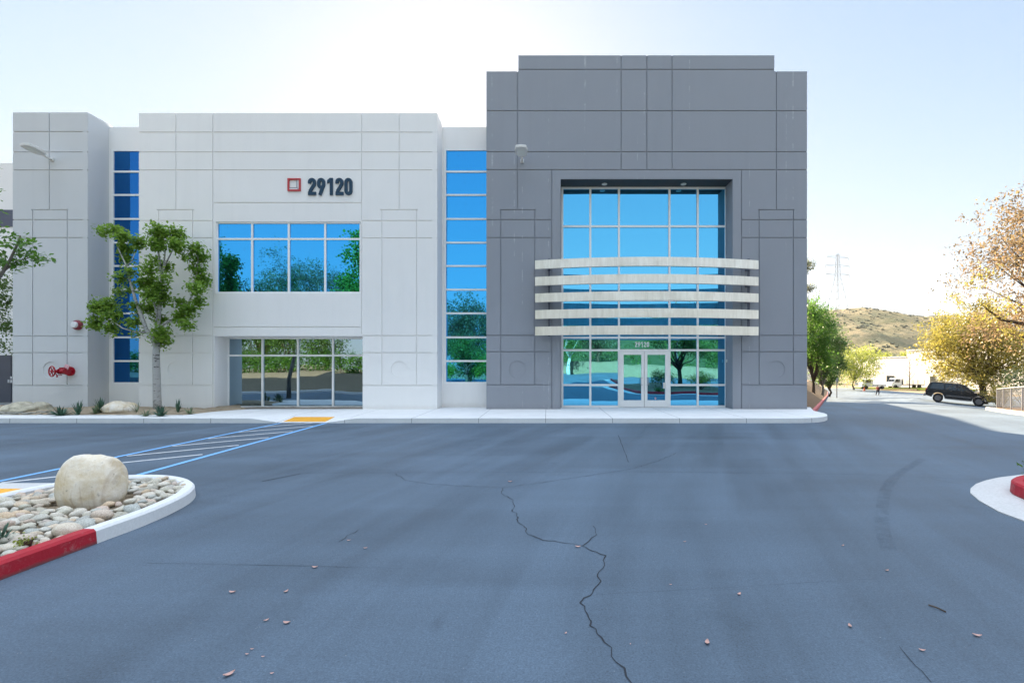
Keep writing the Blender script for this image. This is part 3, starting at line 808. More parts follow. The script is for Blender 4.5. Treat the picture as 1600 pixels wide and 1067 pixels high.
x0, x1, z0, z1 = U(450), U(470.2), V(299.3), V(279.3); t = .062
mb = MB(); mb.box(x0, x0+t, YF-.05, YF-.002, z0, z1); mb.box(x1-t, x1, YF-.05, YF-.002, z0, z1); mb.box(x0+t, x1-t, YF-.048, YF-.002, z0, z0+t); mb.box(x0+t, x1-t, YF-.048, YF-.002, z1-t, z1); mb.build('square_frame', M['logo_red'], lg)
mb = MB(); s = .05
mb.box(x1-t-.068, x1-t, YF-.02, YF-.002, z0+t, z1-t); mb.box(x0+t, x1-t-.068, YF-.0196, YF-.002, z0+t, z0+t+.06); mb.build('white_inset', M['logo_white'], lg)
mb = MB(); mb.box(x1-t-.098, x1-t-.07, YF-.024, YF-.002, z0+t+.062, z1-t); mb.box(x0+t, x1-t-.07, YF-.0236, YF-.002, z0+t+.036+.026, z0+t+.086)
mb.quad((x1-t-.085, YF-.026, z0+t+.062), (x1-t-.068, YF-.026, z0+t+.075), (x1-t-.01, YF-.026, z0+t+.02), (x1-t-.025, YF-.026, z0+t+.004)); mb.build('grey_line', M['logo_grey'], lg)
ts = thing('transom_number', 'small white 29120 numerals on the glass above the entrance doors', 'sign', (XR(1003), YR-.12, ZR(543)))
for k, ch in enumerate('29120'):
    mb = MB(); digit(mb, ch, XR(991.6+4.6*k), ZR(542.3), .205, YR-.078, .003); mb.build('digit', M['logo_white'], ts)

# ------------------------------------------------------------------ wall fittings
def wall_lamp(px, py, label, sc=.82):
    x, z = U(px), V(py)
    o = thing('wall_light', label, 'wall light', (x, YF, z), 'floodlights high on the facade')
    mb = MB(); mb.box(x-.07, x+.07, YF-.05, YF-.001, z-.05, z+.08); bevel(mb.build('mounting_plate', M['lamp_white'], o), .01)
    mb = MB(); mb.tube([(x, YF-.04, z), (x, YF-.22, z+.02), (x, YF-.36, z+.05)], .04, 10); mb.build('arm', M['lamp_white'], o, True)
    mb = MB(); n = 10
    for zz, sc in ((0, 1),):
        out = [(-.12, 0), (-.21, -.15), (-.235, -.44), (-.19, -.66), (0, -.70), (.19, -.66), (.235, -.44), (.21, -.15), (.12, 0)]
        mb.prism([(x+a, YF-.34+b) for a, b in out], lambda X, Y: z+.03+(YF-.34-Y)*.10, lambda X, Y: z+.15+(YF-.34-Y)*.08)
    bevel(mb.build('lamp_head', M['lamp_white'], o), .02)
    mb = MB(); mb.prism([(x-.13, YF-.9), (x+.13, YF-.9), (x+.14, YF-.5), (x-.14, YF-.5)], lambda X, Y: z+.02+(YF-.34-Y)*.10, lambda X, Y: z+.034+(YF-.34-Y)*.10); mb.build('lens', M['lens'], o); o.scale = (sc, sc, sc)
wall_lamp(82, 250.5, 'white floodlight on an arm, high on the pale grey pier')
wall_lamp(816, 253, 'white floodlight on an arm, high on the slate grey tower')

_n0 = len(bpy.data.objects)
v = thing('fire_valve', 'red fire valve with spoked handwheel projecting from the pale grey pier', 'fire valve', (U(111), YF, V(580)))
vx, vz = U(110.5), V(580)
mb = MB(); mb.cyl((vx, YF-.002, vz), (vx, YF-.05, vz), .24, 28); mb.build('wall_flange', M['fire_red'], v)
mb = MB(); mb.tube([(vx, YF-.04, vz), (vx, YF-.26, vz)], .10, 16); mb.blob((vx-.02, YF-.28, vz), .15, .15, .14, 14, 9); mb.cyl((vx+.14, YF-.28, vz), (vx+.19, YF-.28, vz), .17, 20); mb.cyl((vx-.13, YF-.28, vz), (vx-.18, YF-.28, vz), .15, 20)
mb.box(vx-.12, vx+.1, YF-.36, YF-.2, vz+.05, vz+.20); mb.build('valve_body', M['fire_red'], v)
mb = MB(); mb.tube([(vx-.17, YF-.33, vz+.06), (vx-.30, YF-.38, vz+.045)], .028, 8); mb.tube([(vx-.17, YF-.33, vz-.06), (vx-.30, YF-.38, vz-.045)], .028, 8); mb.cyl((vx-.1, YF-.3, vz), (vx-.36, YF-.45, vz), .03, 10)
mb.tube([(vx-.30, YF-.4, vz-.03), (vx-.2, YF-.38, vz-.2), (vx-.05, YF-.3, vz-.19)], .022, 8); mb.tube([(vx-.2, YF-.38, vz-.2), (vx-.2, YF-.38, vz-.30)], [.02, .035], 8); mb.build('yoke', M['fire_red'], v)
hw = Vector((vx-.33, YF-.46, vz)); ax = Vector((-.35, -1, 0)).normalized(); mb = MB(); mb.torus(hw, ax, .19, .022, 32, 8)
e1 = ax.cross(Vector((0, 0, 1))).normalized()
for k in range(6):
    a = R(60*k+10); mb.tube([hw, hw+(e1*math.cos(a)+Vector((0, 0, 1))*math.sin(a))*.19], .015, 6)
mb.blob(hw, .05, .05, .05, 10, 6); wh = mb.build('handwheel', M['fire_red'], v, True); wl = hw - Vector(v.location); wh.scale = (1.35, 1, 1.35); wh.location = (wl.x*(1-1.35)-.02, 0, wl.z*(1-1.35))
mb = MB(); mb.extrude_dir([(vx+.02, YF-.30, vz+.19), (vx+.22, YF-.30, vz+.08), (vx+.30, YF-.30, vz+.30), (vx+.12, YF-.30, vz+.37)], (0, .03, 0)); mb.build('tag', M['tag_pink'], v)
v.scale = (.74, 1, .74)
b = thing('alarm_bell', 'maroon alarm bell with a white cap on the pale grey pier above the red valve', 'alarm bell', (U(121.5), YF, V(508)))
c = (U(122.5), V(508)); mb = MB(); mb.tube([(c[0], YF-.002, c[1]), (c[0], YF-.06, c[1]), (c[0], YF-.11, c[1]), (c[0], YF-.13, c[1])], [.19, .19, .17, .12], 28); mb.build('gong', M['bell_red'], b, True)
mb = MB(); mb.tube([(c[0], YF-.12, c[1]), (c[0], YF-.20, c[1]), (c[0], YF-.215, c[1])], [.115, .11, .09], 24); mb.build('cap', M['logo_white'], b)

# ------------------------------------------------------------------ plants
def succulent(name, x, y, z, r, h, n, mat, label, width=.09, spread=1.0, group=None):
    mb = MB(); rs = random.Random(int(abs(x)*1000))
    for k in range(n):
        a = rs.uniform(0, 2*math.pi); el = rs.uniform(.25, 1.35) ; L = rs.uniform(.75, 1.1)
        d = Vector((math.cos(a)*math.cos(el)*spread, math.sin(a)*math.cos(el)*spread, math.sin(el)))
        sd = d.cross(Vector((0, 0, 1))).normalized(); pts = []
        for i in range(6):
            t = i/5; p = Vector((x, y, z)) + Vector((d.x*r, d.y*r, d.z*h))*t*L*1.25 + Vector((0, 0, -.12*h*t*t*(1-math.sin(el))))
            w = width*(1-t)**.7*(.55+.9*t*(1-t)*2)
            pts.append((p-sd*w*.5, p+Vector((0, 0, -.25*w)), p+sd*w*.5))
        for i in range(5):
            mb.quad(pts[i][0], pts[i][1], pts[i+1][1], pts[i+1][0]); mb.quad(pts[i][1], pts[i][2], pts[i+1][2], pts[i+1][1])
    return tag(mb.build(name, mat, None, True, (x, y, z)), label, 'succulent', group)
gp = 'succulents in the sandy bed'
for px, py, r, h, n, mt, wd, lab in (
    (94, 645, .34, .30, 34, 'agave', .11, 'broad dark agave right of the flat olive boulder'),
    (122, 644, .24, .48, 24, 'agave', .08, 'tall spiky aloe between the broad agave and the paler clump'),
    (150, 643, .20, .30, 22, 'agave_pale', .07, 'low pale green succulent left of a taller clump beside the pale boulder'),
    (158, 642, .30, .48, 34, 'agave', .08, 'bushy spiky aloe just left of the pale boulder'),
    (214, 642, .28, .42, 10, 'agave_pale', .03, 'wispy grey grass tuft right of the pale boulder'),
    (228, 646, .26, .26, 16, 'agave_pale', .06, 'small sprawling succulent left of the birch like trunk'),
    (251, 646, .30, .34, 34, 'agave', .11, 'blue green agave at the foot of the birch like trunk'),
    (278, 642, .18, .44, 18, 'agave', .07, 'narrow upright aloe right of the birch like trunk'),
    (297, 643, .30, .26, 18, 'agave_pale', .06, 'olive spreading succulent farthest right in the sandy bed')):
    x, y = on_ground(px, py, .24); succulent('succulent', x, y, bed_z(x, y)-.02, r, h, n, M[mt], lab, wd, 1.0, gp)

def boulder(name, px0, px1, ptop, pbase, Y, mat, label, amp, seed, zb, depth=.8, fr=1.5, group=None, sq=1.0):
    x0, x1 = U(px0, Y), U(px1, Y); w = (x1-x0)/2; zt = V(ptop, Y); h = (zt-zb)
    mb = MB(); mb.blob((0, 0, 0), 1, 1, 1, 44, 28, amp, fr, seed)
    f = lambda c: math.copysign(abs(c)**sq, c)
    V_ = [(f(x), f(y), f(z)) for x, y, z in mb.v]
    xa, xb = min(v[0] for v in V_), max(v[0] for v in V_); zm = max(v[2] for v in V_)
    mb.v = [((x0+x1)/2+((v[0]-xa)/(xb-xa)*2-1)*w, Y+v[1]*w*depth, zb+h*.30+(v[2]/zm*h*.70 if v[2] > 0 else v[2]*h*.4)) for v in V_]
    return tag(mb.build(name, mat, None, True, ((x0+x1)/2, Y, zb)), label, 'boulder', group)
boulder('boulder', 99, 190, 708, 785, 6.05, M['boulder'], 'big rounded buff boulder standing among the river stones', .10, 3, .06, .8, 1.6, None, .93)
boulder('boulder', 163, 211, 626, 650, 17.1, M['boulder'], 'pale pyramid shaped boulder in the sandy bed left of the tree', .16, 5, .12, .8, 1.3)
boulder('boulder', 8, 60, 627, 650, 17.2, M['boulder_grey'], 'long low olive boulder at the left end of the sandy bed', .2, 8, .12, .7, 1.4)
boulder('boulder', 44, 79, 627.5, 650, 17.5, M['boulder_grey'], 'second olive boulder pressed against the long low boulder', .2, 11, .12, .7, 1.4)
for k in range(46):
    px = random.uniform(-10, 100); Y = random.uniform(16.55, 16.95); x = U(px, Y); mb = MB()
    mb.blob((x, Y, bed_z(x, Y)+.015), random.uniform(.08, .17), random.uniform(.06, .12), random.uniform(.02, .035), 8, 6, .3, 2, k)
    tag(mb.build('flat_stone', M['slate'], None, False, (x, Y, bed_z(x, Y))), 'small flat grey stone scattered in front of the olive boulders', 'stone', 'flat stones along the sandy bed edge')

# --- trees
def add_leaves(mb, c, rx, ry, rz, n, size, shell=.55, droop=.3, w=.5, rs=random):
    c = Vector(c)
    # twigs of leaves: little sprays, so that the clump has a broken outline
    k = max(1, n//7)
    for _ in range(k):
        d = Vector((rs.gauss(0, 1), rs.gauss(0, 1), rs.gauss(0, 1))).normalized(); r = shell + (1-shell)*rs.random()
        if rs.random() < .12: r *= 1.22
        p = c + Vector((d.x*rx, d.y*ry, d.z*rz))*r
        ax = (d + Vector((rs.gauss(0, .5), rs.gauss(0, .5), rs.gauss(0, .4)-droop))).normalized()
        for q in range(7):
            o = Vector((rs.gauss(0, 1), rs.gauss(0, 1), rs.gauss(0, 1)))*size*.75
            ld = (ax + Vector((rs.gauss(0, .6), rs.gauss(0, .6), rs.gauss(0, .6)))).normalized()
            mb.leaf(p+o, size*rs.uniform(.65, 1.25), ld, Vector((rs.gauss(0, .5), rs.gauss(0, .5)-.25, 1)), w)
def limb(mb, pts, r0, r1, seg=8, wob=.0, rs=random):
    n = len(pts); mb.tube(pts, [r0+(r1-r0)*(i/(n-1)) for i in range(n)], seg)

# street tree in the sandy bed, branch by branch
tr = thing('street_tree', 'young street tree with a white birch like trunk and tufted crown before the white wall', 'tree', (U(248, 17.6), 17.6, .2))
T0 = 17.55
def zt(zx, zy, dy=0.0): return at(130+zx/4.848, 340+zy/4.848, T0+dy)
mb = MB()
base = Vector((U(246.5, T0), T0, .12))
limb(mb, [base, zt(560, 1380)+Vector((0, 0, 0)), zt(556, 1200), zt(552, 1060), zt(556, 955)], .135, .10, 14)
limb(mb, [zt(556, 985), zt(520, 905, -.1), zt(478, 845, -.15), zt(430, 720, -.2), zt(392, 610, -.2), zt(352, 470, -.15), zt(326, 365, -.1), zt(262, 225, 0)], .085, .018, 9)
limb(mb, [zt(500, 870, -.1), zt(380, 862, -.2), zt(300, 838, -.25), zt(225, 785, -.2)], .035, .015, 7)
limb(mb, [zt(556, 985), zt(560, 860, .1), zt(572, 740, .15), zt(585, 600, .2), zt(595, 450, .2), zt(572, 280, .2), zt(560, 180, .2)], .10, .02, 10)
limb(mb, [zt(594, 470, .2), zt(612, 360, .15), zt(624, 210, .1)], .045, .015, 8); limb(mb, [zt(608, 385, .2), zt(660, 280, .3), zt(700, 200, .3)], .03, .012, 7)
limb(mb, [zt(566, 770, .1), zt(540, 660, 0), zt(490, 560, -.1)], .035, .012, 7)
limb(mb, [zt(564, 850, .1), zt(630, 792, .2), zt(690, 770, .3), zt(780, 680, .35), zt(835, 570, .35), zt(868, 400, .3), zt(870, 260, .3)], .06, .014, 8)
limb(mb, [zt(326, 365, -.1), zt(370, 330, -.15), zt(390, 270, -.1)], .02, .01, 6); limb(mb, [zt(352, 470, -.15), zt(290, 440, -.2), zt(282, 530, -.2)], .012, .008, 6)
mb.build('trunk', M['bark_white'], tr, True)
clumps = [(150,105,45,30),(230,90,60,35),(300,150,70,50),(420,190,55,55),(330,240,70,45),(330,310,45,40),(285,455,40,38),(285,560,35,28),(355,415,35,22),(120,680,80,70),(200,650,60,50),(220,740,70,60),(90,800,55,60),(210,840,55,45),(570,110,80,70),(560,200,70,60),(700,130,75,75),(720,210,70,60),(530,320,28,22),(620,370,60,50),(490,400,60,50),(480,500,95,70),(580,530,70,60),(510,590,70,60),(600,620,50,60),(500,690,50,50),(400,680,40,38),(385,790,40,60),(590,770,50,60),(590,880,75,70),(600,940,60,40),(390,880,30,20),(850,240,55,45),(900,300,50,50),(790,300,40,25),(870,390,50,60),(900,470,60,60),(850,540,80,45),(740,650,45,40),(880,640,40,40),(740,750,65,60),(800,700,70,50),(790,820,40,40),(350,550,25,20),(640,450,30,30)]
mb = MB(); rs = random.Random(3); k = T0/F/4.848
for zx, zy, rx, ry in clumps:
    c = zt(zx, zy, rs.uniform(-.45, .45) + .1)
    rr = rx*k; n = int(30 + rx*ry*.082)
    add_leaves(mb, c, rr*.76, max(.15, rr*.74), ry*k*.74, n, .135, .2, .35, .62, rs)
mb.build('crown', M['leaf_fresh'], tr)

def gen_tree(name, label, base, h, cr, ch, trunk_r, leaf, bark, nclump, nleaf, lsize, seed, group=None, fork=.35, lean=(0, 0), flat=.8, shell=.3, w=.5, crown_low=None, crw=.38, top_bias=0.0):
    """trunk, limbs reaching to leaf clumps spread through an ellipsoid of radius cr and height ch"""
    rs = random.Random(seed); B = Vector(base); o = thing(name, label, 'tree', base, group)
    top = B + Vector((lean[0], lean[1], h)); cc = B + Vector((lean[0], lean[1], h-ch/2)); mb = MB(); lv = MB(); nleaf = int(nleaf*1.9); lsize *= 1.12; crw *= 1.25
    fk = B + Vector((lean[0]*.4, lean[1]*.4, h*fork)); mid = B+(fk-B)*.5+Vector((rs.gauss(0, .04*h*.3), rs.gauss(0, .04*h*.3), 0))
    limb(mb, [B-Vector((0, 0, .15)), B+Vector((0, 0, .12*h*fork)), mid, fk], trunk_r*1.15, trunk_r*.75, 10)
    for i in range(nclump):
        for _ in range(30):
            d = Vector((rs.uniform(-1, 1), rs.uniform(-1, 1), rs.uniform(-1, 1)))
            if .25 < d.length < 1: break
        d.z = d.z*(1-top_bias)+top_bias*abs(d.z)
        c = cc + Vector((d.x*cr*.86, d.y*cr*.86, d.z*ch*.46))
        s = rs.uniform(.75, 1.25)*crw*min(cr, ch*.6)
        m1 = fk + (c-fk)*.45 + Vector((rs.gauss(0, .1), rs.gauss(0, .1), rs.gauss(.1, .12)))*cr*.4
        if i % 2 == 0 or nclump < 14: limb(mb, [fk-Vector((0, 0, .05*i % .4)), fk+(m1-fk)*.5+Vector((rs.gauss(0, .05)*cr, rs.gauss(0, .05)*cr, .04*cr)), m1, c], trunk_r*.42, trunk_r*.06, 6)
        add_leaves(lv, c, s, s, s*flat, int(nleaf/nclump), lsize, shell, .25, w, rs)
    mb.build('trunk', bark, o, True); lv.build('crown', leaf, o); return o

# left edge: near maple branch and a darker tree behind it
tr = thing('maple_tree', 'broad leaved tree at the left edge, one leafy branch reaching before the grey pier', 'tree', (-14.6, 11.6, 0))
mb = MB(); bb = Vector((-14.6, 11.6, -.1)); f1 = at(-70, 500, 11.6)
limb(mb, [bb, bb+Vector((.05, 0, 1.2)), f1], .13, .09, 10)
def L_(px, py, dy=0): return at(px, py, 11.6+dy)
limb(mb, [f1, L_(-30, 450), L_(0, 432), L_(14, 410), L_(28, 380), L_(32, 368)], .055, .012, 8)
limb(mb, [L_(6, 424), L_(26, 408, .1), L_(50, 402, .1), L_(68, 408, .1)], .02, .006, 6); limb(mb, [f1, L_(-60, 380), L_(-40, 300), L_(-20, 250)], .06, .015, 8); limb(mb, [L_(-60, 400), L_(-25, 340), L_(-4, 300)], .03, .01, 6)
mb.build('trunk', M['bark_grey'], tr, True); mb = MB(); rs = random.Random(11)
for px, py, rx, ry, n in ((30, 373, 14, 8, 60), (36, 382, 16, 9, 60), (16, 392, 14, 10, 54), (46, 398, 16, 9, 60), (60, 406, 15, 7, 50), (26, 408, 14, 8, 50), (8, 412, 12, 10, 40), (-6, 400, 12, 20, 60), (29, 419, 4, 4, 8), (-2, 300, 4, 6, 16), (-25, 340, 30, 30, 120), (-40, 280, 40, 40, 160), (-60, 420, 40, 40, 160), (0, 362, 5, 6, 14), (-90, 330, 50, 60, 220)):
    k2 = 11.6/F; add_leaves(mb, L_(px, py, rs.uniform(-.2, .2)), rx*k2, .28, ry*k2, n, .12, .1, .5, .62, rs)
mb.build('crown', M['leaf_broad'], tr)
tr = thing('shrub_tree', 'dark leafy tree at the left edge beside the dark door', 'tree', (-25.2, 20.8, 0))
mb = MB(); limb(mb, [(-25.2, 20.8, -.1), (-25.0, 20.8, 2), (-24.8, 20.8, 4)], .12, .06, 8); limb(mb, [(-25, 20.8, 2.2), (-24.0, 20.8, 3.4), (-23.6, 20.7, 5)], .05, .02, 6); mb.build('trunk', M['bark'], tr, True); mb = MB()
for px, py, rx, ry, n in ((4, 440, 16, 16, 220), (8, 475, 12, 22, 240), (2, 455, 16, 30, 300), (6, 505, 15, 16, 240), (13, 520, 8, 20, 160), (0, 535, 12, 18, 160), (12, 548, 6, 10, 70), (-20, 480, 25, 50, 500), (16, 424, 5, 14, 50), (-2, 415, 12, 16, 120)):
    k2 = 20.8/F; add_leaves(mb, at(px, py, 20.8+rs.uniform(-.4, .4)), rx*k2, .5, ry*k2, n, .12, .25, .4, .6, rs)
mb.build('crown', M['leaf_mid'], tr)
mb = MB(); x, y = -24.35, 20.9
mb.tube([(x, y, -.05), (x, y, .95), (x, y, 1.06), (x, y, 1.1)], [.09, .09, .07, .02], 16)
for z in (.3, .55, .8): mb.torus((x, y, z), (0, 0, 1), .09, .03, 18, 6)
tag(mb.build('bollard', M['yellow'], None, True, (x, y, 0)), 'yellow ribbed bollard at the left edge before the dark door', 'bollard')

# row of trees on the mulch bank right of the tower
gp = 'trees on the bank beside the side road'
def bank(px, Y): x = U(px, Y); return (x, Y, side_bed_z(x, Y)-.05)
gen_tree('bank_tree', 'bright green tree nearest the tower on the mulch bank', bank(1271, 47), 9.3, 2.3, 7.2, .16, M['leaf_broad'], M['bark'], 40, 7000, .19, 21, gp, .12)
gen_tree('bank_tree', 'tall dark green tree in the middle of the mulch bank row', bank(1285, 60), 11.0, 2.6, 9.2, .18, M['leaf_mid'], M['bark_grey'], 48, 8500, .22, 22, gp, .12)
gen_tree('bank_tree', 'lower dark green tree on the right of the mulch bank row', bank(1296, 72), 7.6, 2.2, 6.2, .17, M['leaf_mid'], M['bark'], 34, 6000, .24, 23, gp, .15)
gen_tree('tall_tree', 'thin topped tall tree peeping past the edge of the tower', (27.3, 52, -.8), 14.4, 1.5, 6.5, .2, M['leaf_grey'], M['bark_grey'], 20, 2200, .2, 24, None, .5)
gen_tree('lime_tree', 'lime yellow round tree beyond the bank in front of the white warehouse', (U(1334, 104), 104, -3.2), 9.9, 5.3, 8.2, .2, M['leaf_lime'], M['bark_grey'], 36, 5200, .30, 25, None, .2)
# golden tree behind the black car, rust coloured tree at the right edge
gen_tree('golden_tree', 'wide golden tree with a dark trunk behind the black car', (U(1537, 45), 45, -1.55), 8.6, 5.2, 6.9, .30, M['leaf_gold'], M['bark'], 70, 15000, .21, 31, None, .24, (-.5, 0))
gen_tree('rust_tree', 'tall rust leaved tree reaching in from the right edge', (28.1, 25.5, -.8), 12.8, 5.4, 10.6, .28, M['leaf_rust'], M['bark'], 84, 15500, .155, 32, None, .28, (-.3, 0), .7, .2, .5, None, .30)
# a branch of the rust tree crosses over the car
tr = bpy.data.objects['rust_tree']; mb = MB(); limb(mb, [(27.5, 25.5, 3.0), at(1640, 512, 25), at(1600, 506, 24.6), at(1565, 500, 24.3), at(1543, 484, 24.2), at(1528, 470, 24.2)], .13, .02, 8); limb(mb, [at(1640, 535, 25), at(1602, 528, 25), at(1575, 520, 25)], .07, .015, 6); mb.build('branch', M['bark'], tr, True)
mb = MB(); rs = random.Random(8)
for px, py, rx, ry, n in ((1540, 470, 22, 14, 160), (1520, 478, 20, 12, 140), (1500, 470, 14, 8, 70), (1565, 480, 30, 18, 200), (1580, 520, 26, 14, 180), (1550, 500, 22, 10, 110), (1478, 462, 12, 5, 36), (1510, 442, 14, 8, 60), (1545, 430, 20, 18, 130)):
    k2 = 24.5/F; add_leaves(mb, at(px, py, 24.3+rs.uniform(-.5, .5)), rx*k2, .7, ry*k2, n, .15, .2, .3, .5, rs)
mb.build('branch_leaves', M['leaf_gold'], tr)
for k, (px, Y, h) in enumerate(((1358, 150, 9.5), (1367, 152, 8.8), (1396, 150, 9.3), (1404, 151, 9.6))):
    gen_tree('far_tree', ('yellow treetop above the warehouse roof, leftmost of four', 'low yellow treetop above the warehouse roof, second from left', 'yellow treetop above the warehouse window, third from left', 'yellow treetop above the warehouse roof beside the parapet step, rightmost of four')[k], (U(px, Y)+8, Y+6, -3.2), h+.3, 1.7, 3.6, .15, M['leaf_lime'], M['bark'], 8, 500, .35, 40+k, 'yellow treetops over the warehouse', .5)
# bare sapling
o = thing('bare_sapling', 'leafless young tree standing before the white warehouse wall', 'tree', (U(1421, 108), 108, -3.15)); mb = MB(); B = Vector((U(1421, 108), 108, -3.2)); rs = random.Random(5)
limb(mb, [B, B+Vector((.05, 0, 3.4)), B+Vector((.1, 0, 7.6))], .12, .03, 6)
for k in range(9):
    z = 2.0+k*.5; s = -1 if k % 2 else 1; limb(mb, [B+Vector((.05, 0, z)), B+Vector((s*.7, rs.gauss(0, .3), z+1.0)), B+Vector((s*1.2, rs.gauss(0, .5), z+2.4))], .04, .015, 5)
mb.build('trunk', M['bark'], o, True)
def bush(name, label, c, rx, ry, rz, leaf, n, size, cat='shrub', group=None, seed=1):
    rs = random.Random(seed); o = thing(name, label, cat, (c[0], c[1], c[2]), group); lv = MB(); st = MB()
    for k in range(9):
        a = rs.uniform(0, 6.28); limb(st, [(c[0], c[1], c[2]-.1), (c[0]+.5*rx*math.cos(a), c[1]+.5*ry*math.sin(a), c[2]+rz*.9), (c[0]+.8*rx*math.cos(a), c[1]+.8*ry*math.sin(a), c[2]+rz*1.5)], .025, .008, 5)
    for k in range(14):
        d = Vector((rs.uniform(-1, 1), rs.uniform(-1, 1), rs.uniform(-.7, 1)))*.62
        add_leaves(lv, (c[0]+d.x*rx, c[1]+d.y*ry, c[2]+rz+d.z*rz), rx*.5, ry*.5, rz*.42, n//14, size, .3, .1, .5, rs)
    st.build('stem', M['bark'], o, True); lv.build('foliage', leaf, o); return o
x, y = 29.9, 32.6; bush('shrub', 'clipped yellow green bush at the end of the wire fence', (x+.65, y+.2, gz(x, y)), .95, 1.0, .95, M['leaf_gold'], 2600, .09, seed=3)
bush('shrub', 'olive bush behind the wire fence at the right edge', (U(1600, 36), 36, -1.2), 2.2, 1.6, 1.7, M['leaf_dark'], 1800, .16, seed=4)

# ------------------------------------------------------------------ wire fence and right-hand kerb
rk = [(15.5, 13.5), (17.2, 16.5), (19.6, 20.2), (22.4, 24.2), (25.4, 28.2), (28.2, 31.2), (30.6, 33.4), (33.2, 35.4)]
kerb_strip(rk, .18, .15, M['kerb_grey'], 'kerb', 'pale kerb below the wire fence at the right', side=-1)
mb = MB()
for i in range(len(rk)-1):
    def P(p, d):
        t = Vector((rk[i+1][0]-rk[i][0], rk[i+1][1]-rk[i][1])).normalized(); q = Vector(p)+Vector((t.y, -t.x))*d; return (q.x, q.y, gz(*p)+.12+.05*d)
    mb.quad(P(rk[i], .17), P(rk[i+1], .17), P(rk[i+1], 7), P(rk[i], 7))
tag(mb.build('verge', M['mulch']), 'dry earth verge behind the right hand kerb', None, None, 'structure')
fo = thing('wire_fence', 'low grey wire mesh fence above the pale kerb at the right edge', 'fence', (22, 23, -.4))
fpts = []
for i in range(1, 6):
    t = Vector((rk[i+1][0]-rk[i][0], rk[i+1][1]-rk[i][1])).normalized(); fpts.append(Vector((rk[i][0]+t.y*.5, rk[i][1]-t.x*.5)))
wire = MB(); rail = MB()
for i in range(len(fpts)-1):
    a, b_ = fpts[i], fpts[i+1]; L = (b_-a).length; za, zb = gz(*a)+.1, gz(*b_)+.1; n = int(L/.11); hgt = 1.15
    def P(s, h): p = a+(b_-a)*s; return Vector((p.x, p.y, za+(zb-za)*s+h))
    for k in range(-int(hgt/.11), n):
        for s in (1, -1):
            h0, h1 = 0.0, hgt; s0, s1 = k*.11/L, (k*.11+hgt)/L
            if s < 0: s0, s1 = s1, s0
            def cl(s0, h0, s1, h1):
                q = [(s0, h0), (s1, h1)]; lo, hi = (0, 1) if s0 < s1 else (1, 0)
                if q[lo][0] < 0: u = (0-q[lo][0])/(q[hi][0]-q[lo][0]); q[lo] = (0, q[lo][1]+(q[hi][1]-q[lo][1])*u)
                if q[hi][0] > 1: u = (1-q[lo][0])/(q[hi][0]-q[lo][0]); q[hi] = (1, q[lo][1]+(q[hi][1]-q[lo][1])*u)
                return q
            q = cl(s0, h0, s1, h1)
            if q[0] != q[1]: wire.tube([P(*q[0]), P(*q[1])], .0035, 3, False)
    rail.tube([P(0, hgt), P(1, hgt)], .02, 6)
    ps = MB()
    for s in (0, .5): ps = MB(); ps.tube([P(s, -.3), P(s, hgt+.05)], .03, 8); ps.build('fence_post', M['steel'], fo)
wire.build('wire_mesh', M['steel'], fo); rail.build('rail', M['steel'], fo)

# ------------------------------------------------------------------ stone island at the left
def isl_edge():   # outer kerb line, from the near right side round the nose and back on the left
    pts = [(-4.72, -1.0), (-4.66, 1.0), (-4.62, 3.0), (-4.60, 4.12), (-4.57, 4.94), (-4.55, 5.5), (-4.60, 6.0), (-4.72, 6.45), (-4.95, 6.85), (-5.3, 7.18), (-5.75, 7.40), (-6.2, 7.44), (-6.6, 7.34), (-6.92, 7.08), (-7.08, 6.7), (-7.14, 6.2), (-7.16, 5.5), (-7.16, 3.0), (-7.16, -1.0)]
    out = []
    P_ = [Vector(p) for p in pts]
    for i in range(len(P_)-1):
        a_, b_, c_, d_ = P_[max(i-1, 0)], P_[i], P_[i+1], P_[min(i+2, len(P_)-1)]
        for k in range(5):
            t = k/5; out.append(.5*((2*b_)+(c_-a_)*t+(2*a_-5*b_+4*c_-d_)*t*t+(3*b_-a_-3*c_+d_)*t**3))
    out.append(P_[-1]); return [(p.x, p.y) for p in out]
E = isl_edge(); cut = min(range(len(E)), key=lambda i: abs(E[i][1]-4.92)+(0 if E[i][0] > -5 else 9))
kerb_strip(E[:cut+1], .17, .15, M['kerb_red'], 'kerb', 'red painted kerb of the stone island', zf=flat0, side=1, round_=.025)
kerb_strip(E[cut:], .17, .15, M['kerb_white'], 'kerb', 'white painted kerb round the nose of the stone island', zf=flat0, side=1, round_=.025)
mb = MB(); ins = [(x*.0+(-5.88)+(x+5.88)*.90, 3+(y-3)*.975) for x, y in E]
mb.poly([(x, y, .055) for x, y in ins]); tag(mb.build('island_bed', M['sand']), 'earth under the river stones', None, None, 'structure')
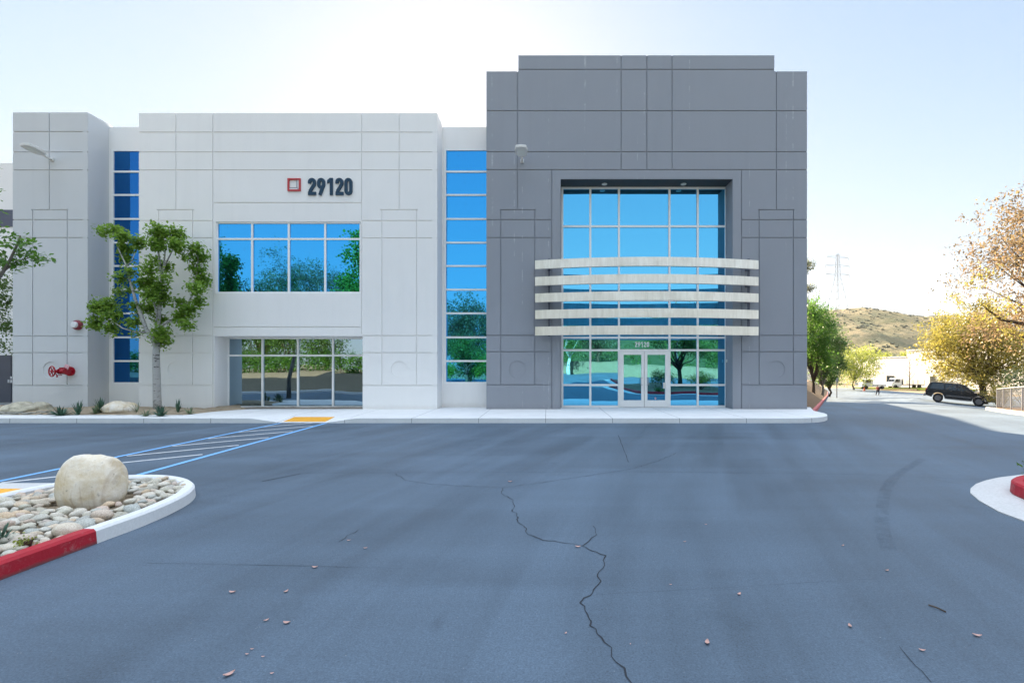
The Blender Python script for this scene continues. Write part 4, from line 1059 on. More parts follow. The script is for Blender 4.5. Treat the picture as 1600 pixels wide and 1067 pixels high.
# river stones, each one its own
def in_island(x, y, m=.26):
    if y > 7.44-m or x > -4.57-m*.8 or x < -7.14+m: return False
    if y > 6.0:
        return ((x+5.87)/(1.28-m))**2 + ((y-6.0)/(1.46-m))**2 < 1
    return True
protos = []
rs = random.Random(17); stones = []; tries = 0
for k in range(9):
    mb = MB(); mb.blob((0, 0, 0), 1, rs.uniform(.58, .78), rs.uniform(.46, .62), 16, 10, .22, 1.3, 30+k); me = mb.build('river_stone', M['stone'], None, True); protos.append(me)
bc = Vector((U(145, 6.05), 6.05))
while len(stones) < 298 and tries < 60000:
    tries += 1; y = rs.uniform(3.7, 7.3); x = rs.uniform(-7.0, -4.6); r = rs.choice((.05, .06, .072, .09, .112))*rs.uniform(.9, 1.12)*(1 if tries < 9000 else .68)
    if x < -1.13*y - .22: continue
    if not in_island(x, y, .20+r*.75): continue
    if ((x-bc.x)/.50)**2 + ((y-bc.y)/.40)**2 < 1: continue
    if any((x-a)**2+(y-b_)**2 < ((r+c)*.66)**2 for a, b_, c in stones): continue
    stones.append((x, y, r))
for i, (x, y, r) in enumerate(stones):
    p = protos[i % 9]; o = p if i < 9 else p.copy()
    if i >= 9: COL.objects.link(o)
    o.location = (x, y, .075+r*.34+rs.uniform(0, .055)); o.scale = (r, r*rs.uniform(.9, 1.1), r*rs.uniform(.85, 1.15)); o.rotation_euler = (rs.gauss(0, .22), rs.gauss(0, .22), rs.gauss(.25, .7))
    tag(o, 'smooth river stone in the pebble bed round the buff boulder', 'stone', 'river stones filling the island')
mb = MB(); extra = []; tries = 0
while len(extra) < 330 and tries < 40000:
    tries += 1; y = rs.uniform(1.2, 7.2); x = rs.uniform(-6.9, -4.7); r = rs.uniform(.06, .12)
    if x >= -1.13*y - .28 or not in_island(x, y, .20+r*.75): continue
    if any((x-a)**2+(y-b_)**2 < ((r+c)*.74)**2 for a, b_, c in extra + stones): continue
    extra.append((x, y, r)); mb.blob((x, y, .09+r*.3), r, r*.7, r*.5, 10, 7, .22, 1.3, tries % 23, None, rs.uniform(-.6, 1.2))
tag(mb.build('river_pebbles', M['stone'], None, True), 'more river stones filling the near part of the island', None, None, 'stuff')
x, y = -4.98, 4.42; succulent('succulent', -5.22, 4.62, .1, .17, .2, 26, M['agave'], 'dark blue green agave among the river stones at the left edge', .05)
bush('weed', 'tiny green weed growing beside the red kerb among the stones', (-4.83, 4.50, .12), .07, .06, .05, M['leaf_lime'], 90, .035, 'weed', None, 9)
# kerb ramp beside the island
mb = MB(); mb.prism([(-11.5, 2.0), (-7.17, 2.0), (-7.17, 7.2), (-7.6, 7.45), (-11.5, 7.45)], -.2, lambda x, y: .012+.10*sstep(7.3, 5.6, y)*0 + (.0 if y > 7.1 else .03))
tag(mb.build('ramp', M['gutter']), 'pale concrete ramp at the far end of the walkway', None, None, 'structure')
tactile('tactile_pad', -9.6, -7.32, 6.0, 6.95, lambda x, y: .045, 'yellow tactile pad on the ramp behind the stone island')

# ------------------------------------------------------------------ planted island at the right
G = [on_ground(*p) for p in ((1600,742),(1560,747),(1540,751.5),(1525,757),(1516.5,764),(1516,771),(1530,783),(1560,800),(1600,815))]
G = [(15.0, 10.4), (11.0, 9.0)] + G + [(5.45, 4.0), (5.4, -2), (5.6, -9.5), (15.0, -9.5)]
Gc = Vector((9.6, 3.2)); mb = MB(); mb.prism(G, -.2, .014); tag(mb.build('gutter', M['gutter']), 'pale concrete gutter round the planted island', None, None, 'structure')
inn = [(14.5, 9.4), (11.2, 8.25), (9.0, 7.75), (7.9, 7.55), (7.2, 7.32), (6.75, 7.08), (6.50, 6.80), (6.38, 6.5), (6.22, 6.2), (6.10, 5.7), (6.05, 4.2), (6.0, -2), (6.2, -9.0), (14.5, -9.0)]
def smooth2(P_, n=4):
    P_ = [Vector(p) for p in P_]; out = []
    for i in range(len(P_)-1):
        a_, b_, c_, d_ = P_[max(i-1, 0)], P_[i], P_[i+1], P_[min(i+2, len(P_)-1)]
        for k in range(n):
            t = k/n; out.append(.5*((2*b_)+(c_-a_)*t+(2*a_-5*b_+4*c_-d_)*t*t+(3*b_-a_-3*c_+d_)*t**3))
    out.append(P_[-1]); return [(p.x, p.y) for p in out]
ik = smooth2(inn[:-1]); kerb_strip(ik, .16, .17, M['kerb_red'], 'kerb', 'red painted kerb of the planted island at the right', zf=lambda x, y: .014, side=1, round_=.025)
mb = MB(); mb.poly([(x*.985+.14, 3.2+(y-3.2)*.97, .14) for x, y in ik + [(14.5, -9)]]); tag(mb.build('island_bed', M['mulch']), 'dark mulch in the planted island', None, None, 'structure')
bush('shrub', 'leafy green shrub on the planted island at the right edge', (7.35, 6.95, .14), .36, .34, .12, M['leaf_mid'], 900, .06, seed=12)
bush('shrub', 'larger rounded shrub on the planted island, mirrored in the glass doors', (8.9, 1.5, .14), 1.1, 1.2, .75, M['leaf_mid'], 2600, .10, seed=13)
bush('shrub', 'bright spreading shrub on the planted island, mirrored right of the doors', (11.6, 2.0, .14), 1.3, 1.3, .7, M['leaf_lime'], 2600, .10, seed=14)
gen_tree('island_tree', 'twin limbed tree on the planted island, mirrored right of the doors', (10.9, -1.6, .1), 6.6, 3.2, 4.6, .2, M['leaf_mid'], M['bark'], 30, 5200, .16, 51, None, .22)

# ------------------------------------------------------------------ litter
def litter(px, py, L, rot, label=None):
    x, y = on_ground(px, py); mb = MB(); n = 7; L *= .72
    c, s = math.cos(rot), math.sin(rot)
    row = []
    for i in range(n):
        t = i/(n-1); w = .26*L*math.sin(math.pi*min(1, .08+t*.9))**.8; u = (t-.5)*L; lift = .006+.16*L*(2*t-1)**2
        row.append([(x+u*c-q*w*s, y+u*s+q*w*c, gz(x, y)+lift+.10*L*abs(q)) for q in (-1, 0, 1)])
    for i in range(n-1):
        for q in (0, 1): mb.quad(row[i][q], row[i+1][q], row[i+1][q+1], row[i][q+1])
    return tag(mb.build('fallen_leaf', M['dry_leaf'], None, True, (x, y, 0)), label or 'small pinkish dry leaf lying on the open asphalt', 'leaf', 'dry leaves on the asphalt')
litter(358, 1055, .085, .9, 'long pinkish leaf at the very bottom left of the asphalt'); litter(1105, 1005, .075, 1.2, 'pale pink curled leaf right of the long crack near the bottom')
for px, py, L, r_ in ((363, 926, .07, .1), (447, 925, .06, 1.2), (416, 970, .05, .8), (448, 974, .07, 0), (492, 887, .07, .2), (903, 855, .075, .0), (1155, 929, .06, .7), (1328, 979, .06, 1.3), (1527, 994, .07, -.4), (545, 845, .05, .3), (571, 857, .05, .4), (1386, 892, .05, .2), (1317, 853, .05, .5), (394, 1015, .03, .3), (884, 990, .03, .9), (386, 1023, .03, 0), (1441, 1017, .05, -.3), (797, 753, .09, .1), (985, 1007, .02, 1), (1048, 914, .03, 0), (425, 1053, .03, .4), (411, 1027, .03, .2), (1103, 820, .04, .2), (1070, 847, .04, .1)):
    litter(px, py, L, r_)
mb = MB(); p, q = on_ground(1451, 946), on_ground(1478, 957); mb.tube([(*p, .008), ((p[0]+q[0])/2, (p[1]+q[1])/2, .012), (*q, .008)], .005, 6)
tag(mb.build('twig', M['bark'], None, False, (*p, 0)), 'thin dark twig lying on the asphalt at lower right', 'twig')

# ------------------------------------------------------------------ black sport utility vehicle
car = thing('parked_car', 'black sport utility vehicle parked facing right beside the golden tree', 'car', (0, 0, 0))
def side_prism(mb, prof, y0, y1, top_in=0.0, zref=None, ztop=None):
    n = len(mb.v); k = len(prof)
    def yy(z, y): return y if zref is None or z <= zref else y*(1 - top_in*(z-zref)/(ztop-zref))
    mb.v += [(x, yy(z, y0), z) for x, z in prof] + [(x, yy(z, y1), z) for x, z in prof]
    mb.f.append(tuple(range(n, n+k))); mb.f.append(tuple(range(n+2*k-1, n+k-1, -1)))
    for i in range(k):
        j = (i+1) % k; mb.f.append((n+i, n+k+i, n+k+j, n+j))
def arch(cx, r, zc, z0): return [(cx+r*math.cos(R(a)), zc+r*math.sin(R(a))) for a in range(0, 181, 15)]
RW, FW_, wr = -1.38, 1.38, .37
low = [(-2.28, .55), (-2.30, .95), (-2.24, 1.10), (1.02, 1.12), (1.9, 1.02), (2.22, .92), (2.30, .72), (2.28, .46)]
lowp = low + [(FW_+.47, .40)] + arch(FW_, .45, .40, .4)[0:] + [(FW_-.47, .38), (RW+.47, .38)] + arch(RW, .45, .40, .4) + [(RW-.47, .42)]
mb = MB(); side_prism(mb, lowp, -.90, .90); bevel(mb.build('body', M['car_black'], car), .05, 3)
cab = [(-2.24, 1.095), (-2.02, 1.72), (-1.8, 1.79), (.05, 1.77), (.32, 1.70), (1.08, 1.10)]
mb = MB(); side_prism(mb, cab, -.86, .86, .17, 1.1, 1.79); bevel(mb.build('cabin', M['car_black'], car), .05, 3)
for s in (-1, 1):
    for prof in ([(-2.0, 1.17), (-1.86, 1.66), (-1.05, 1.68), (-1.02, 1.17)], [(-.92, 1.17), (-.95, 1.68), (-.22, 1.67), (-.18, 1.17)], [(-.08, 1.17), (-.12, 1.67), (.14, 1.66), (.84, 1.17)]):
        mb = MB()
        pts = [(x, s*(.868*(1-.17*(z-1.1)/.69)+.006), z) for x, z in prof]; mb.extrude_dir(pts, (0, -s*.02, 0)); mb.build('window', M['car_glass'], car)
    mb = MB(); mb.blob((.86, s*.98, 1.2), .07, .11, .09, 10, 8); mb.build('mirror', M['car_black'], car, True)
    mb = MB(); mb.box(-2.315, -2.2, s*.62, s*.885, .86, 1.12); mb.build('tail_light', M['tail_red'], car)
    mb = MB(); mb.box(2.16, 2.29, s*.50, s*.86, .72, .90); mb.build('headlight', M['lens'], car)
    mb = MB(); mb.tube([(-1.7, s*.58, 1.84), (-1.6, s*.58, 1.87), (-.2, s*.58, 1.86), (-.1, s*.58, 1.80)], .02, 6); mb.build('roof_rail', M['bumper'], car)
    mb = MB(); mb.box(-.9, .9, s*.88, s*.93, .34, .42); mb.build('running_board', M['bumper'], car)
    mb = MB(); mb.box(RW+.55, FW_-.55, s*.899, s*.912, .62, .70); mb.build('side_moulding', M['bumper'], car)
mb = MB(); mb.box(-2.42, -2.26, -.88, .88, .46, .70); mb.box(-2.52, -2.4, -.05, .05, .40, .47); bevel(mb.build('bumper', M['silver'], car), .03)
mb = MB(); mb.box(2.24, 2.44, -.88, .88, .44, .68); bevel(mb.build('bumper', M['bumper'], car), .03)
mb = MB(); mb.extrude_dir([(.37, -.66, 1.68), (.37, .66, 1.68), (1.07, .78, 1.15), (1.07, -.78, 1.15)], (.02, 0, .015)); mb.build('windscreen', M['car_glass'], car)
mb = MB(); mb.extrude_dir([(-2.22, -.70, 1.2), (-2.22, .70, 1.2), (-2.04, .62, 1.66), (-2.04, -.62, 1.66)], (-.02, 0, .008)); mb.build('rear_window', M['car_glass'], car)
for wx in (RW, FW_):
    for s in (-1, 1):
        mb = MB(); y0, y1 = s*.66, s*.91
        mb.tube([(wx, y0, wr), (wx, y0+s*.03, wr), (wx, y1-s*.03, wr), (wx, y1, wr)], [wr-.04, wr, wr, wr-.05], 28); w = mb.build('wheel', M['rubber'], car, False)
        mb = MB(); mb.tube([(wx, y1-.01*s, wr), (wx, y1+.008*s, wr)], [.22, .20], 22)
        for k in range(5):
            a = R(72*k); mb.box(wx-.001, wx+.001, y1, y1+s*.001, wr, wr+.001)
        mb.torus((wx, y1, wr), (0, 1, 0), .21, .022, 24, 6); mb.build('rim', M['bumper'], w)
pr, pf = Vector((U(1465.5, 41), 41, V(628, 41))), Vector((U(1527.5, 39.4), 39.4, V(634.5, 39.4)))
hd = math.atan2(pf.y-pr.y, pf.x-pr.x); pit = math.atan2(pf.z-pr.z, (pf-pr).xy.length)
car.rotation_euler = (0, -pit, hd); sc_ = 1.0; mid = (pr+pf)/2; rt = Vector((math.sin(hd), -math.cos(hd), 0)); car.scale = (.94, .94, .94); car.location = mid - rt*.74
# level apron the car stands on
mb = MB(); fwd = Vector((math.cos(hd), math.sin(hd), 0)); sl = (pf.z-pr.z)/(pf-pr).xy.length
def AP(a, b): p = mid+fwd*a+rt*b; return (p.x, p.y, mid.z+sl*a-.006 if abs(a) < 6 else gz(p.x, p.y)-.1)
AG = [-7, -4.5, -3, 0, 3, 4.5]; 
for i in range(len(AG)-1):
    for b0, b1 in ((-3.5, -2.4), (-2.4, 1.0), (1.0, 2.2)):
        def Q(a, b):
            x, y, z = AP(a, b); e = sstep(2.6, 6.0, abs(a)) if a < 0 else 0; e = max(e, 1.0 if b in (-3.5, 2.2) else 0); return (x, y, z*(1-e)+(gz(x, y)-.04)*e)
        mb.quad(Q(AG[i], b0), Q(AG[i+1], b0), Q(AG[i+1], b1), Q(AG[i], b1))
tag(mb.build('drive_apron', M['asphalt'], smooth=True), 'sloping drive apron under the black car', None, None, 'structure')

# ------------------------------------------------------------------ the street beyond: warehouse, trucks, walker, cone, pylon
GB = gz(80, 100)
w = thing('warehouse', 'long low white warehouse with a stepped parapet across the street', 'building', (89.2, 120, GB))
mb = MB(); Ys = F/(1417-CX)*89.2; mb.box(89.2, 130, Ys, 141, GB-.5, 4.05); mb.box(89.15, 130, 84, Ys, GB-.5, 5.65); mb.box(62, 89.0, 149, 170, GB-.5, 1.6); mb.build('wall', M['white_bldg'], w)
mb = MB(); mb.box(89.05, 89.4, Ys, 141, 4.05, 4.25); mb.box(89.0, 89.4, 84, Ys, 5.65, 5.85); mb.build('parapet', M['white_bldg'], w)
for pa, pb, ya, yb in ((1386, 1397, 587, 597), (1454, 1462, 588, 600.5), (1400, 1404, 600, 609)):
    y0, y1 = F/(pb-CX)*89.2, F/(pa-CX)*89.2; ym = (y0+y1)/2; mb = MB(); mb.box(89.05, 89.3, y0, y1, V(yb, ym), V(ya, ym)); mb.build('window', M['win_dark'], w)
mb = MB(); ym = F/(1365-CX)*89.2; mb.box(88.6, 89.2, ym-.3, ym+.3, V(568, ym), V(566, ym)); mb.build('lamp', M['bumper'], w)
mb = MB(); mb.prism([(70, 108.5), (88.6, 108.5), (88.6, 111.5), (70, 111.5)], GB-.1, GB+.18); mb.prism([(80.5, 103.5), (92, 100.5), (92, 103), (80.5, 106)], GB-.1, GB+.2)
tag(mb.build('verge', M['leaf_lime']), 'yellowed grass verge in front of the warehouse', None, None, 'structure')
def truck(label, x, y, z, yaw, kind):
    o = thing('truck', label, 'truck', (0, 0, 0)); mb = MB()
    side_prism(mb, [(-.1, .5), (-.1, 1.95), (.25, 2.25), (1.35, 2.25), (1.75, 1.45), (2.05, 1.3), (2.1, .5)], -.95, .95); bevel(mb.build('cab', M['car_white'], o), .06)
    for s in (-1, 1):
        mb = MB(); mb.extrude_dir([(.3, s*.955, 1.4), (.35, s*.955, 2.08), (1.2, s*.955, 2.08), (1.5, s*.955, 1.4)], (0, s*.01, 0)); mb.build('window', M['car_glass'], o)
    mb = MB(); mb.extrude_dir([(1.42, -.82, 2.15), (1.42, .82, 2.15), (1.76, .85, 1.48), (1.76, -.85, 1.48)], (.015, 0, .01)); mb.build('windscreen', M['car_glass'], o)
    mb = MB()
    if kind == 'flat':
        mb.box(-5.0, -.2, -1.1, 1.1, .75, .95); mb.box(-.4, -.2, -1.0, 1.0, .95, 2.2)
        for px_ in (-5.0, -3.8, -2.6, -1.4): 
            for s in (-1, 1): mb.box(px_, px_+.07, s*1.06-.03, s*1.06+.03, .95, 1.9)
        mb.build('flat_bed', M['bumper'], o)
    else:
        mb.box(-2.6, -.15, -.98, .98, .55, 1.15); mb.build('load_bed', M['car_white'], o)
    for wx in ((1.3, -4.0) if kind == 'flat' else (1.3, -1.8)):
        for s in (-1, 1):
            mb = MB(); mb.tube([(wx, s*.7, .42), (wx, s*.98, .42)], .42, 18); mb.build('wheel', M['rubber'], o)
    o.location = (x, y, z); o.rotation_euler = (0, 0, yaw); return o
truck('white pickup truck parked left of the walking person', U(1361, 107), 107, GB, R(165), 'pick')
truck('white flatbed truck behind the bare sapling', U(1404, 111), 111, GB, R(178), 'flat')
x, y = U(1350.5, 100), 100; o = thing('traffic_cone', 'small orange traffic cone beside the white pickup truck', 'cone', (x, y, GB)); mb = MB(); mb.tube([(x, y, GB+.03), (x, y, GB+.8)], [.2, .05], 14); mb.build('cone_body', M['cone'], o); mb = MB(); mb.box(x-.27, x+.27, y-.27, y+.27, GB, GB+.035); mb.build('base', M['cone'], o)
mb = MB(); x, y, z = bank(1307.5, 62); mb.tube([(x, y, z-.1), (x, y, z+2.6)], .06, 8); mb.box(x-.16, x+.16, y-.075, y-.06, z+2.0, z+2.55)
tag(mb.build('sign_post', M['steel'], None, False, (x, y, z)), 'thin grey sign post at the end of the mulch bank', 'sign post')

def skin_fig(name, verts, edges, radii, mat, parent):
    me = bpy.data.meshes.new(name); me.from_pydata(verts, edges, []); me.materials.append(mat)
    ob = bpy.data.objects.new(name, me); COL.objects.link(ob); ob.parent = parent
    sk = ob.modifiers.new('skin', 'SKIN'); me.skin_vertices.new() if not me.skin_vertices else None
    for v_, r_ in zip(me.skin_vertices[0].data, radii): v_.radius = (r_, r_)
    me.skin_vertices[0].data[0].use_root = True
    sb = ob.modifiers.new('sub', 'SUBSURF'); sb.levels = 1; sb.render_levels = 2; return ob
px_, py_ = U(1371.5, 83), 83.0
pn = thing('person', 'person in an orange red top and black trousers walking on the sunlit road', 'person', (px_, py_, gz(px_, py_)))
v_ = [(0, 0, .95), (0, .01, 1.15), (0, .01, 1.38), (0, 0, 1.50), (0, -.01, 1.56), (0, -.02, 1.66), (0, -.02, 1.74),
      (.10, 0, .90), (.15, -.10, .50), (.17, .02, .09), (.17, -.12, .04), (-.10, 0, .90), (-.15, .10, .50), (-.17, .22, .10), (-.17, .10, .05),
      (.19, .01, 1.42), (.26, .03, 1.14), (.24, -.10, .92), (.24, -.15, .82), (-.19, .01, 1.42), (-.27, -.02, 1.14), (-.24, -.14, .96), (-.23, -.2, .87)]
e_ = [(0, 1), (1, 2), (2, 3), (3, 4), (4, 5), (5, 6), (0, 7), (7, 8), (8, 9), (9, 10), (0, 11), (11, 12), (12, 13), (13, 14), (2, 15), (15, 16), (16, 17), (17, 18), (2, 19), (19, 20), (20, 21), (21, 22)]
r_ = [.13, .12, .14, .07, .055, .095, .07, .09, .06, .042, .035, .09, .06, .042, .035, .06, .045, .035, .035, .06, .045, .035, .035]
skin_fig('body', v_, e_, r_, M['skin'], pn)
skin_fig('shirt', [v_[0], v_[1], v_[2], v_[15], v_[16], v_[19], v_[20], (0, 0, 1.47)], [(0, 1), (1, 2), (2, 3), (3, 4), (2, 5), (5, 6), (2, 7)], [.155, .15, .165, .085, .065, .085, .065, .09], M['shirt'], pn)
skin_fig('trousers', [(0, 0, .96), v_[7], v_[8], (.17, .02, .12), v_[11], v_[12], (-.17, .22, .13)], [(0, 1), (1, 2), (2, 3), (0, 4), (4, 5), (5, 6)], [.16, .11, .085, .07, .11, .085, .07], M['trousers'], pn)
mb = MB(); mb.blob((px_, py_+.02, gz(px_, py_)+1.72), .105, .115, .10, 12, 8); mb.build('hair', M['hair'], pn, True)
mb = MB(); mb.blob((px_+.14, py_-.14, gz(px_, py_)+1.2), .15, .12, .2, 12, 8); tag(mb.build('shoulder_bag', M['trousers'], None, True, (px_+.14, py_-.14, gz(px_, py_)+1.2)), 'dark bag carried by the walking person', 'bag')

# pylon on the hill
PY = 470.0; base = at(1309, 493, PY); top = at(1309, 397, PY); o = thing('power_pylon', 'tall steel lattice power pylon standing on the hill crest', 'pylon', tuple(base)); mb = MB(); H_ = top.z-base.z
def pw(t): return 6.2*(1-t/.62)+1.9 if t < .62 else 1.9-.9*(t-.62)/.38
def cn(t, k): a = R(45+90*k+20); return Vector((base.x+pw(t)*1.3*math.cos(a), base.y+pw(t)*1.3*math.sin(a), base.z+H_*t))
lev = [-.06, .14, .28, .40, .50, .58, .65, .72, .79, .86, .93, 1.0]
for i in range(len(lev)-1):
    for k in range(4):
        a0, a1 = cn(lev[i], k), cn(lev[i+1], k); b0, b1 = cn(lev[i], (k+1) % 4), cn(lev[i+1], (k+1) % 4)
        mb.tube([a0, a1], .15, 4); mb.tube([a0, b1], .07, 3); mb.tube([b0, a1], .07, 3); mb.tube([a1, b1], .07, 3)
mb.build('tower_frame', M['steel'], o)
for t, wdt in ((.66, 13), (.80, 13.5), (.94, 12)):
    mb = MB(); c = Vector((base.x, base.y, base.z+H_*t))
    for s in (-1, 1):
        tip = c+Vector((s*wdt, s*3, .6)); mb.tube([c+Vector((s*1.3, 0, 1.6)), tip], .16, 4); mb.tube([c+Vector((s*1.3, 0, -.4)), tip], .16, 4); mb.tube([tip, tip-Vector((0, 0, 3.2))], .2, 5)
    mb.build('cross_arm', M['steel'], o)
# hills
ridge1 = [(1180, 500, 560), (1262, 487, 540), (1300, 484, 500), (1342, 480.5, 500), (1365, 484, 520), (1400, 490.5, 560), (1440, 494, 600), (1480, 493, 640), (1540, 505, 680), (1640, 520, 720), (1800, 535, 760)]
ridge2 = [(1210, 492, 470), (1300, 499, 440), (1345, 515, 400), (1380, 530, 370), (1422, 549, 340), (1470, 565, 320)]
def to3(r): return [at(*p) for p in r]
R1, R2 = to3(ridge1), to3(ridge2)
def rz(P, line, slope):
    best = -1e9
    for i in range(len(line)-1):
        a_, b_ = line[i].xy, line[i+1].xy; ab = b_-a_; t = max(0, min(1, (P-a_).dot(ab)/ab.dot(ab))); d = (P-(a_+ab*t)).length; h = line[i].z+(line[i+1].z-line[i].z)*t
        best = max(best, h-slope*(math.sqrt(d*d+64)-8))
    return best
def hill_z(x, y):
    P = Vector((x, y)); n = mnoise.noise(Vector((x*.018, y*.018, 3)))*5 + mnoise.noise(Vector((x*.05, y*.05, 7)))*2.0
    z1 = rz(P, R1, .36); z2 = rz(P, R2, .50); d = max(z1, z2)
    e = 1 - math.exp(-abs(z1-z2)*.2)*.0
    far = min(1, max(0, (max(R1[2].z, 60)-d)/25))
    return max(-8, d + n*(.15+.85*far))
tag(grid(rng(60, 900, 9), rng(230, 900, 9), hill_z).build('hill', M['hill'], smooth=True), 'dry scrub covered hill behind the warehouse', None, None, 'structure')
mb = MB(); rs = random.Random(77); cnt = 0
while cnt < 1500:
    x, y = rs.uniform(180, 640), rs.uniform(300, 640); z = hill_z(x, y)
    if z < 4 or mnoise.noise(Vector((x*.02, y*.02, 9))) < -.12+rs.uniform(-.2, .2): continue
    s = rs.uniform(.5, 1.3); mb.blob((x, y, z+s*.15), s*rs.uniform(.8, 1.5), s, s*.6, 6, 4, .3, 2, cnt % 17); cnt += 1
tag(mb.build('scrub', M['scrub']), 'dark scrub bushes dotted over the dry hill', None, None, 'stuff')

# ------------------------------------------------------------------ across the drive, behind the viewpoint (seen mirrored in the glass)
def berm_z(x, y):
    e = .04*mnoise.noise(Vector((x*1.3, y*1.3, 0)))
    return .12 + 1.15*sstep(6.6, -1.0, y) + e if y < 6.6 else .12
def berm_zz(x, y):
    t = max(0, min(1, (6.6-y)/7.5)); return .13 + 1.15*t*t*(3-2*t) + .05*mnoise.noise(Vector((x*1.1, y*1.1, 0)))
tag(grid(rng(-46, -11.6, .8), rng(-16, 6.6, .8), berm_zz).build('berm', M['bank'], smooth=True), 'sandy planted bank on the far side of the drive', None, None, 'structure')
kerb_strip([(-46, 6.85), (-11.6, 6.85)], .18, .15, M['kerb_white'], 'kerb', 'pale kerb in front of the sandy bank', zf=flat0, side=-1)
h = thing('hedge', 'long clipped green hedge along the top of the sandy bank', 'hedge', (-28, -2, 1.2)); lv = MB(); rs = random.Random(5)
for k in range(90):
    x = -45+33.0*k/90+rs.uniform(-.3, .3); add_leaves(lv, (x, -2+rs.uniform(-.5, .5), 2.05+rs.uniform(-.35, .3)), .8, .85, .85, 300, .17, .5, .1, .6, rs)
lv.build('foliage', M['leaf_broad'], h); st = MB()
for k in range(60): x = -45+.55*k; st.tube([(x, -2, 1.0), (x+rs.uniform(-.3, .3), -2, 2.3)], [.03, .01], 5)
st.build('stem', M['bark'], h)
gen_tree('dark_tree', 'dense dark tree behind the hedge, mirrored at the left of the upper window', (-38, -15, .9), 14.5, 4.6, 10.5, .3, M['leaf_dark'], M['bark'], 42, 6500, .28, 61, None, .25)
gen_tree('dark_tree', 'second dense dark tree behind the hedge, mirrored left of centre in the upper window', (-33.0, -17, .9), 12.0, 3.4, 9.5, .26, M['leaf_dark'], M['bark'], 26, 4200, .28, 62, None, .25)
for k, (tx, ty, th) in enumerate(((-33.5, -8.5, 6.0), (-29.2, -9.5, 5.2), (-25.4, -8.0, 6.4), (-21.6, -9.0, 5.6))):
    gen_tree('screen_tree', ('leafy low tree behind the hedge, mirrored at the far left of the recessed window', 'leafy low tree behind the hedge, mirrored left of centre in the recessed window', 'leafy low tree behind the hedge, mirrored right of centre in the recessed window', 'leafy low tree behind the hedge, mirrored at the right of the recessed window')[k], (tx, ty, 1.1), th, 2.3, th*.9, .14, M['leaf_mid'], M['bark'], 22, 3000, .19, 80+k, 'low trees behind the hedge', .15)
gen_tree('gum_tree', 'tall thin gum tree, mirrored in the middle of the upper window', (-36.5, -30, .5), 17.0, 5.0, 10.5, .28, M['leaf_grey'], M['bark_grey'], 34, 6500, .26, 63, None, .35, (0, 0), .8, .2, .35)
gen_tree('gum_tree', 'second thin gum tree, mirrored right of centre in the upper window', (-31.2, -31, .5), 16.0, 4.6, 9.5, .26, M['leaf_grey'], M['bark_grey'], 32, 6000, .26, 64, None, .35, (0, 0), .8, .2, .35)
gen_tree('plane_tree', 'broad green tree, mirrored at the right end of the upper window', (-15.5, -3.6, 1.2), 12.8, 2.6, 9.8, .2, M['leaf_broad'], M['bark_white'], 34, 4200, .26, 65, None, .25, (0, 0), .7, .2, .7)
gen_tree('oak_tree', 'round dark tree, mirrored in the tall window beside the tower', (-10.2, -24, .2), 11.4, 4.4, 10.4, .3, M['leaf_grey'], M['bark'], 46, 10500, .25, 66, None, .2)
gen_tree('low_tree', 'low green tree, mirrored at the bottom of the tall window', (-8.6, -12, .1), 4.8, 2.8, 3.9, .15, M['leaf_mid'], M['bark'], 20, 3000, .17, 67, None, .2)
gen_tree('pale_tree', 'pale trunked tree by the low wall, mirrored left of the doors', (2.6, -33, .1), 8.6, 3.4, 6.0, .22, M['leaf_mid'], M['bark_white'], 24, 3200, .24, 68, None, .3)
gen_tree('willow_tree', 'drooping grey green tree by the low wall, mirrored left of the doors', (8.0, -40, 1.2), 10.5, 4.2, 8.8, .22, M['leaf_grey'], M['bark'], 28, 3600, .30, 69, None, .25, (0, 0), 1.2)
gen_tree('low_tree', 'bushy green tree on the opposite bank, mirrored right of the doors', (22, -20, .2), 7.5, 3.6, 6.2, .2, M['leaf_mid'], M['bark'], 26, 3600, .22, 70, None, .25)
lw = MB(); lw.box(-6, 46, -36.6, -36.2, -.3, 1.75); lw.box(-6.05, 46.05, -36.65, -36.15, 1.75, 1.86)
tag(lw.build('retaining_wall', M['bank'], None, False, (20, -36.4, 0)), 'long low pale retaining wall across the street', 'wall')
bk = grid(rng(-11, 160, 5), rng(-170, -36.7, 5), lambda x, y: .5+ 9*sstep(-38, -110, y)*1.0 if False else .6 + 10.5*(lambda t: t*t*(3-2*t))(max(0, min(1, (-36.7-y)/75))) + .8*mnoise.noise(Vector((x*.06, y*.06, 0))))
tag(bk.build('hillside', M['brush'], smooth=True), 'scrubby green slope beyond the low wall', None, None, 'structure')
sv = MB(); rs = random.Random(15)
for k in range(420):
    x, y = rs.uniform(-10, 90), rs.uniform(-100, -39); t = max(0, min(1, (-36.7-y)/75)); z = .6+10.5*t*t*(3-2*t); s = rs.uniform(.7, 1.8); add_leaves(sv, (x, y, z+s*.4), s*1.2, s*1.2, s*.8, 70, .35, .5, .1, .5, rs)
tag(sv.build('hillside_scrub', M['leaf_mid']), 'scrub growing over the slope beyond the low wall', None, None, 'stuff')
for k, (x, y, rr, lab) in enumerate(((-11.9, -13.5, 2.0, 'leftmost rounded shrub mirrored at the foot of the tall window'), (-8.9, -16.0, 2.3, 'middle rounded shrub mirrored at the foot of the tall window'), (-6.4, -14.0, 1.9, 'rightmost rounded shrub mirrored at the foot of the tall window'))):
    bush('shrub', lab, (x, y, 0), rr, rr, 1.7, M[('leaf_fresh', 'leaf_mid', 'leaf_fresh')[k]], 4200, .2, 'shrub', 'rounded shrubs across the drive', 20+k)
